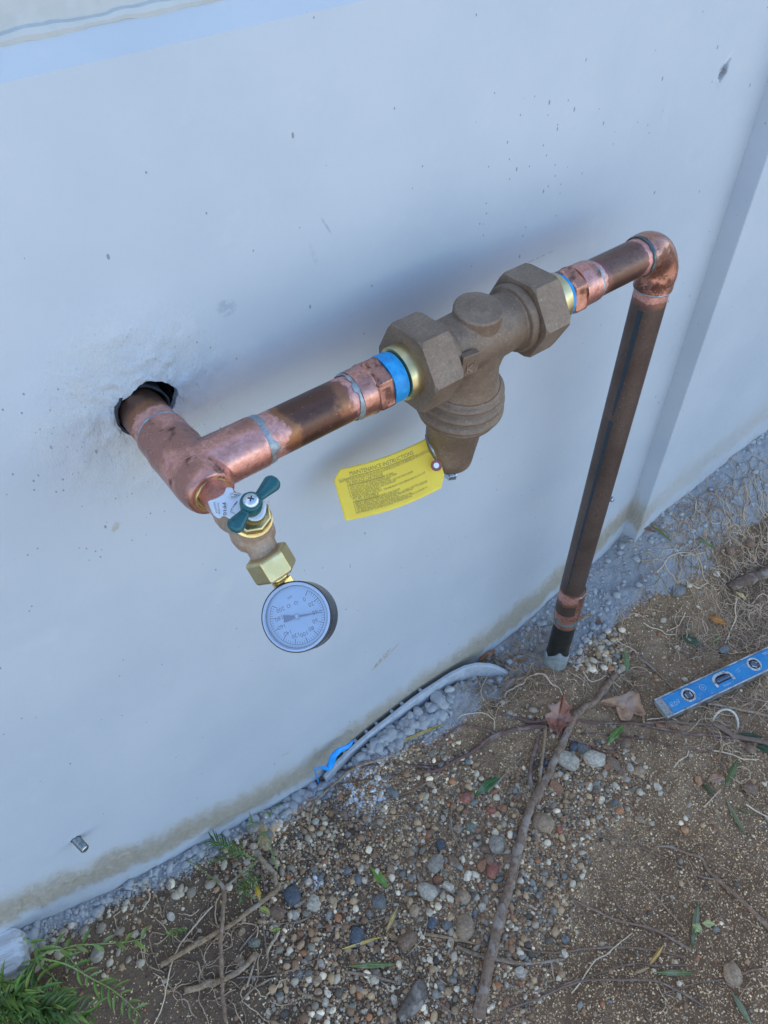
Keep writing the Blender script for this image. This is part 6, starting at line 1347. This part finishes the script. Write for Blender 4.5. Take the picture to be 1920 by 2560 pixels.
weed('weed branch running right under the speckled stone on the left', [('A', [(360, 385), (480, 310), (600, 290), (760, 245), (920, 240), (1100, 230), (1280, 210), (1430, 180)], [.03, .035, .03, .025, .02, .02, .015, .012], .0015, .024, .0060, .012, G2_, .02),
     ('A', [(600, 290), (680, 370), (740, 440), (800, 500)], [.03, .03, .025, .02], .0012, .018, .0036, .007, G1_, .005)])
weed('leafy weed behind the stake with hanging leaves', [('A', [(240, 180), (330, 250), (420, 350), (430, 470)], [.03, .03, .03, .02], .0013, .026, .0050, .009, G1_, .01), ('A', [(420, 320), (330, 420), (290, 540), (270, 640)], [.04, .03, .02, .01], .0013, .028, .0055, .010, G3_, .01),
     ('A', [(640, 300), (650, 390), (620, 450)], [.03, .025, .02], .0012, .022, .004, .007, G1_, .0), ('A', [(360, 385), (420, 480), (520, 560), (600, 700), (640, 800)], [.03, .025, .02, .02, .01], .0013, .026, .006, .014, G2_, .02)])
for lab, pp in (('dense leafy weed filling the bottom left corner', [(-30, 1150), [(-40, 1000), (40, 930), (160, 850), (300, 810)], [(60, 1010), (150, 900), (250, 700), (370, 640)], [(200, 1010), (330, 880), (450, 860), (560, 900), (650, 970)], [(0, 880), (80, 820), (200, 770), (380, 840)], [(-40, 1080), (30, 1000), (120, 980), (260, 1010)], [(100, 1060), (220, 960), (330, 960), (420, 1030)]]),
                ('bushy weed at the bottom edge with broad pointed leaves', [(0, 0), [(420, 1060), (500, 930), (640, 920), (780, 910), (910, 925)], [(300, 1060), (420, 900), (520, 830), (600, 720)], [(330, 1040), (420, 930), (560, 880), (690, 880)], [(500, 1070), (560, 1000), (700, 960), (820, 1000)]]),
                ('upright leafy weed at the left picture edge', [(0, 0), [(-40, 760), (30, 700), (40, 610), (20, 540)], [(-20, 900), (60, 780), (150, 720), (250, 690)], [(30, 960), (100, 860), (230, 860), (330, 760), (390, 660)], [(-50, 860), (40, 740), (160, 680)]])):
    weed(lab, [('A', q, [.008+.04*min(1, i/2)*(1-.25*i/len(q)) for i in range(len(q))], .0011, .030, .0044, .0046, (G1_, G2_, G3_)[k % 3], .004) for k, q in enumerate(pp[1:])])
FE = (.085, .19, .04)
weed('feathery green weed sprig pointing left by the wall foot', [('B', [(860, 820), (740, 760), (600, 690), (440, 620), (290, 560)], [.02, .03, .035, .035, .03], .0016, .020, .0022, .0022, FE, .02), ('B', [(650, 745), (560, 790), (430, 800), (320, 835), (200, 855)], [.03, .03, .025, .025, .02], .0012, .012, .0020, .006, (.10, .17, .05), .02)])
weed('small feathery green tuft under the sprig in the weed clump', [('B', [(870, 870), (800, 980), (780, 1100), (760, 1230)], [.02, .03, .035, .035], .0012, .018, .0020, .0026, FE, .015), ('B', [(760, 1030), (720, 1120), (700, 1230), (730, 1330)], [.03, .03, .03, .025], .0010, .018, .0020, .0026, FE, .005), ('B', [(780, 1100), (860, 1150), (900, 1160)], [.03, .03, .03], .0008, .016, .002, .0026, FE, .0)])
weed('thin green stems with a bright tip at the top of the weed clump', [('B', [(900, 640), (960, 500), (1000, 400), (900, 340), (780, 290)], [.02, .03, .04, .04, .04], .0014, .022, .0034, .007, (.12, .2, .03), .045), ('B', [(1180, 960), (1120, 800), (1070, 620), (1000, 420)], [.01, .02, .03, .04], .0012, .014, .003, .014, (.12, .2, .05), .01), ('B', [(1060, 560), (940, 680), (800, 780)], [.02, .02, .02], .0012, .01, .002, .03, (.14, .18, .07), .01)])
weed('single thin green grass stem beside the painted stones', [('B', [(1090, 260), (1100, 140), (1105, 0), (1100, -120)], [.01, .03, .05, .07], .0009, .016, .0022, .022, (.10, .18, .06), .004), ('B', [(1090, 180), (1010, 130), (940, 90)], [.02, .025, .03], .0007, .012, .002, .012, (.12, .2, .06), .004)])
weed('small green sprig at the foot of the upright brown stick', [('L0', [(1110, 1000), (1060, 1020), (1010, 1045)], [.008, .015, .015], .0010, .015, .0022, .0030, FE, .0)])
weed('bent green stalk left of the upright brown stick', [('L0', [(1300, 730), (1220, 670), (1160, 620), (1105, 605)], [.02, .02, .015, .015], .0016, .010, .002, .03, (.10, .14, .05), .01)])
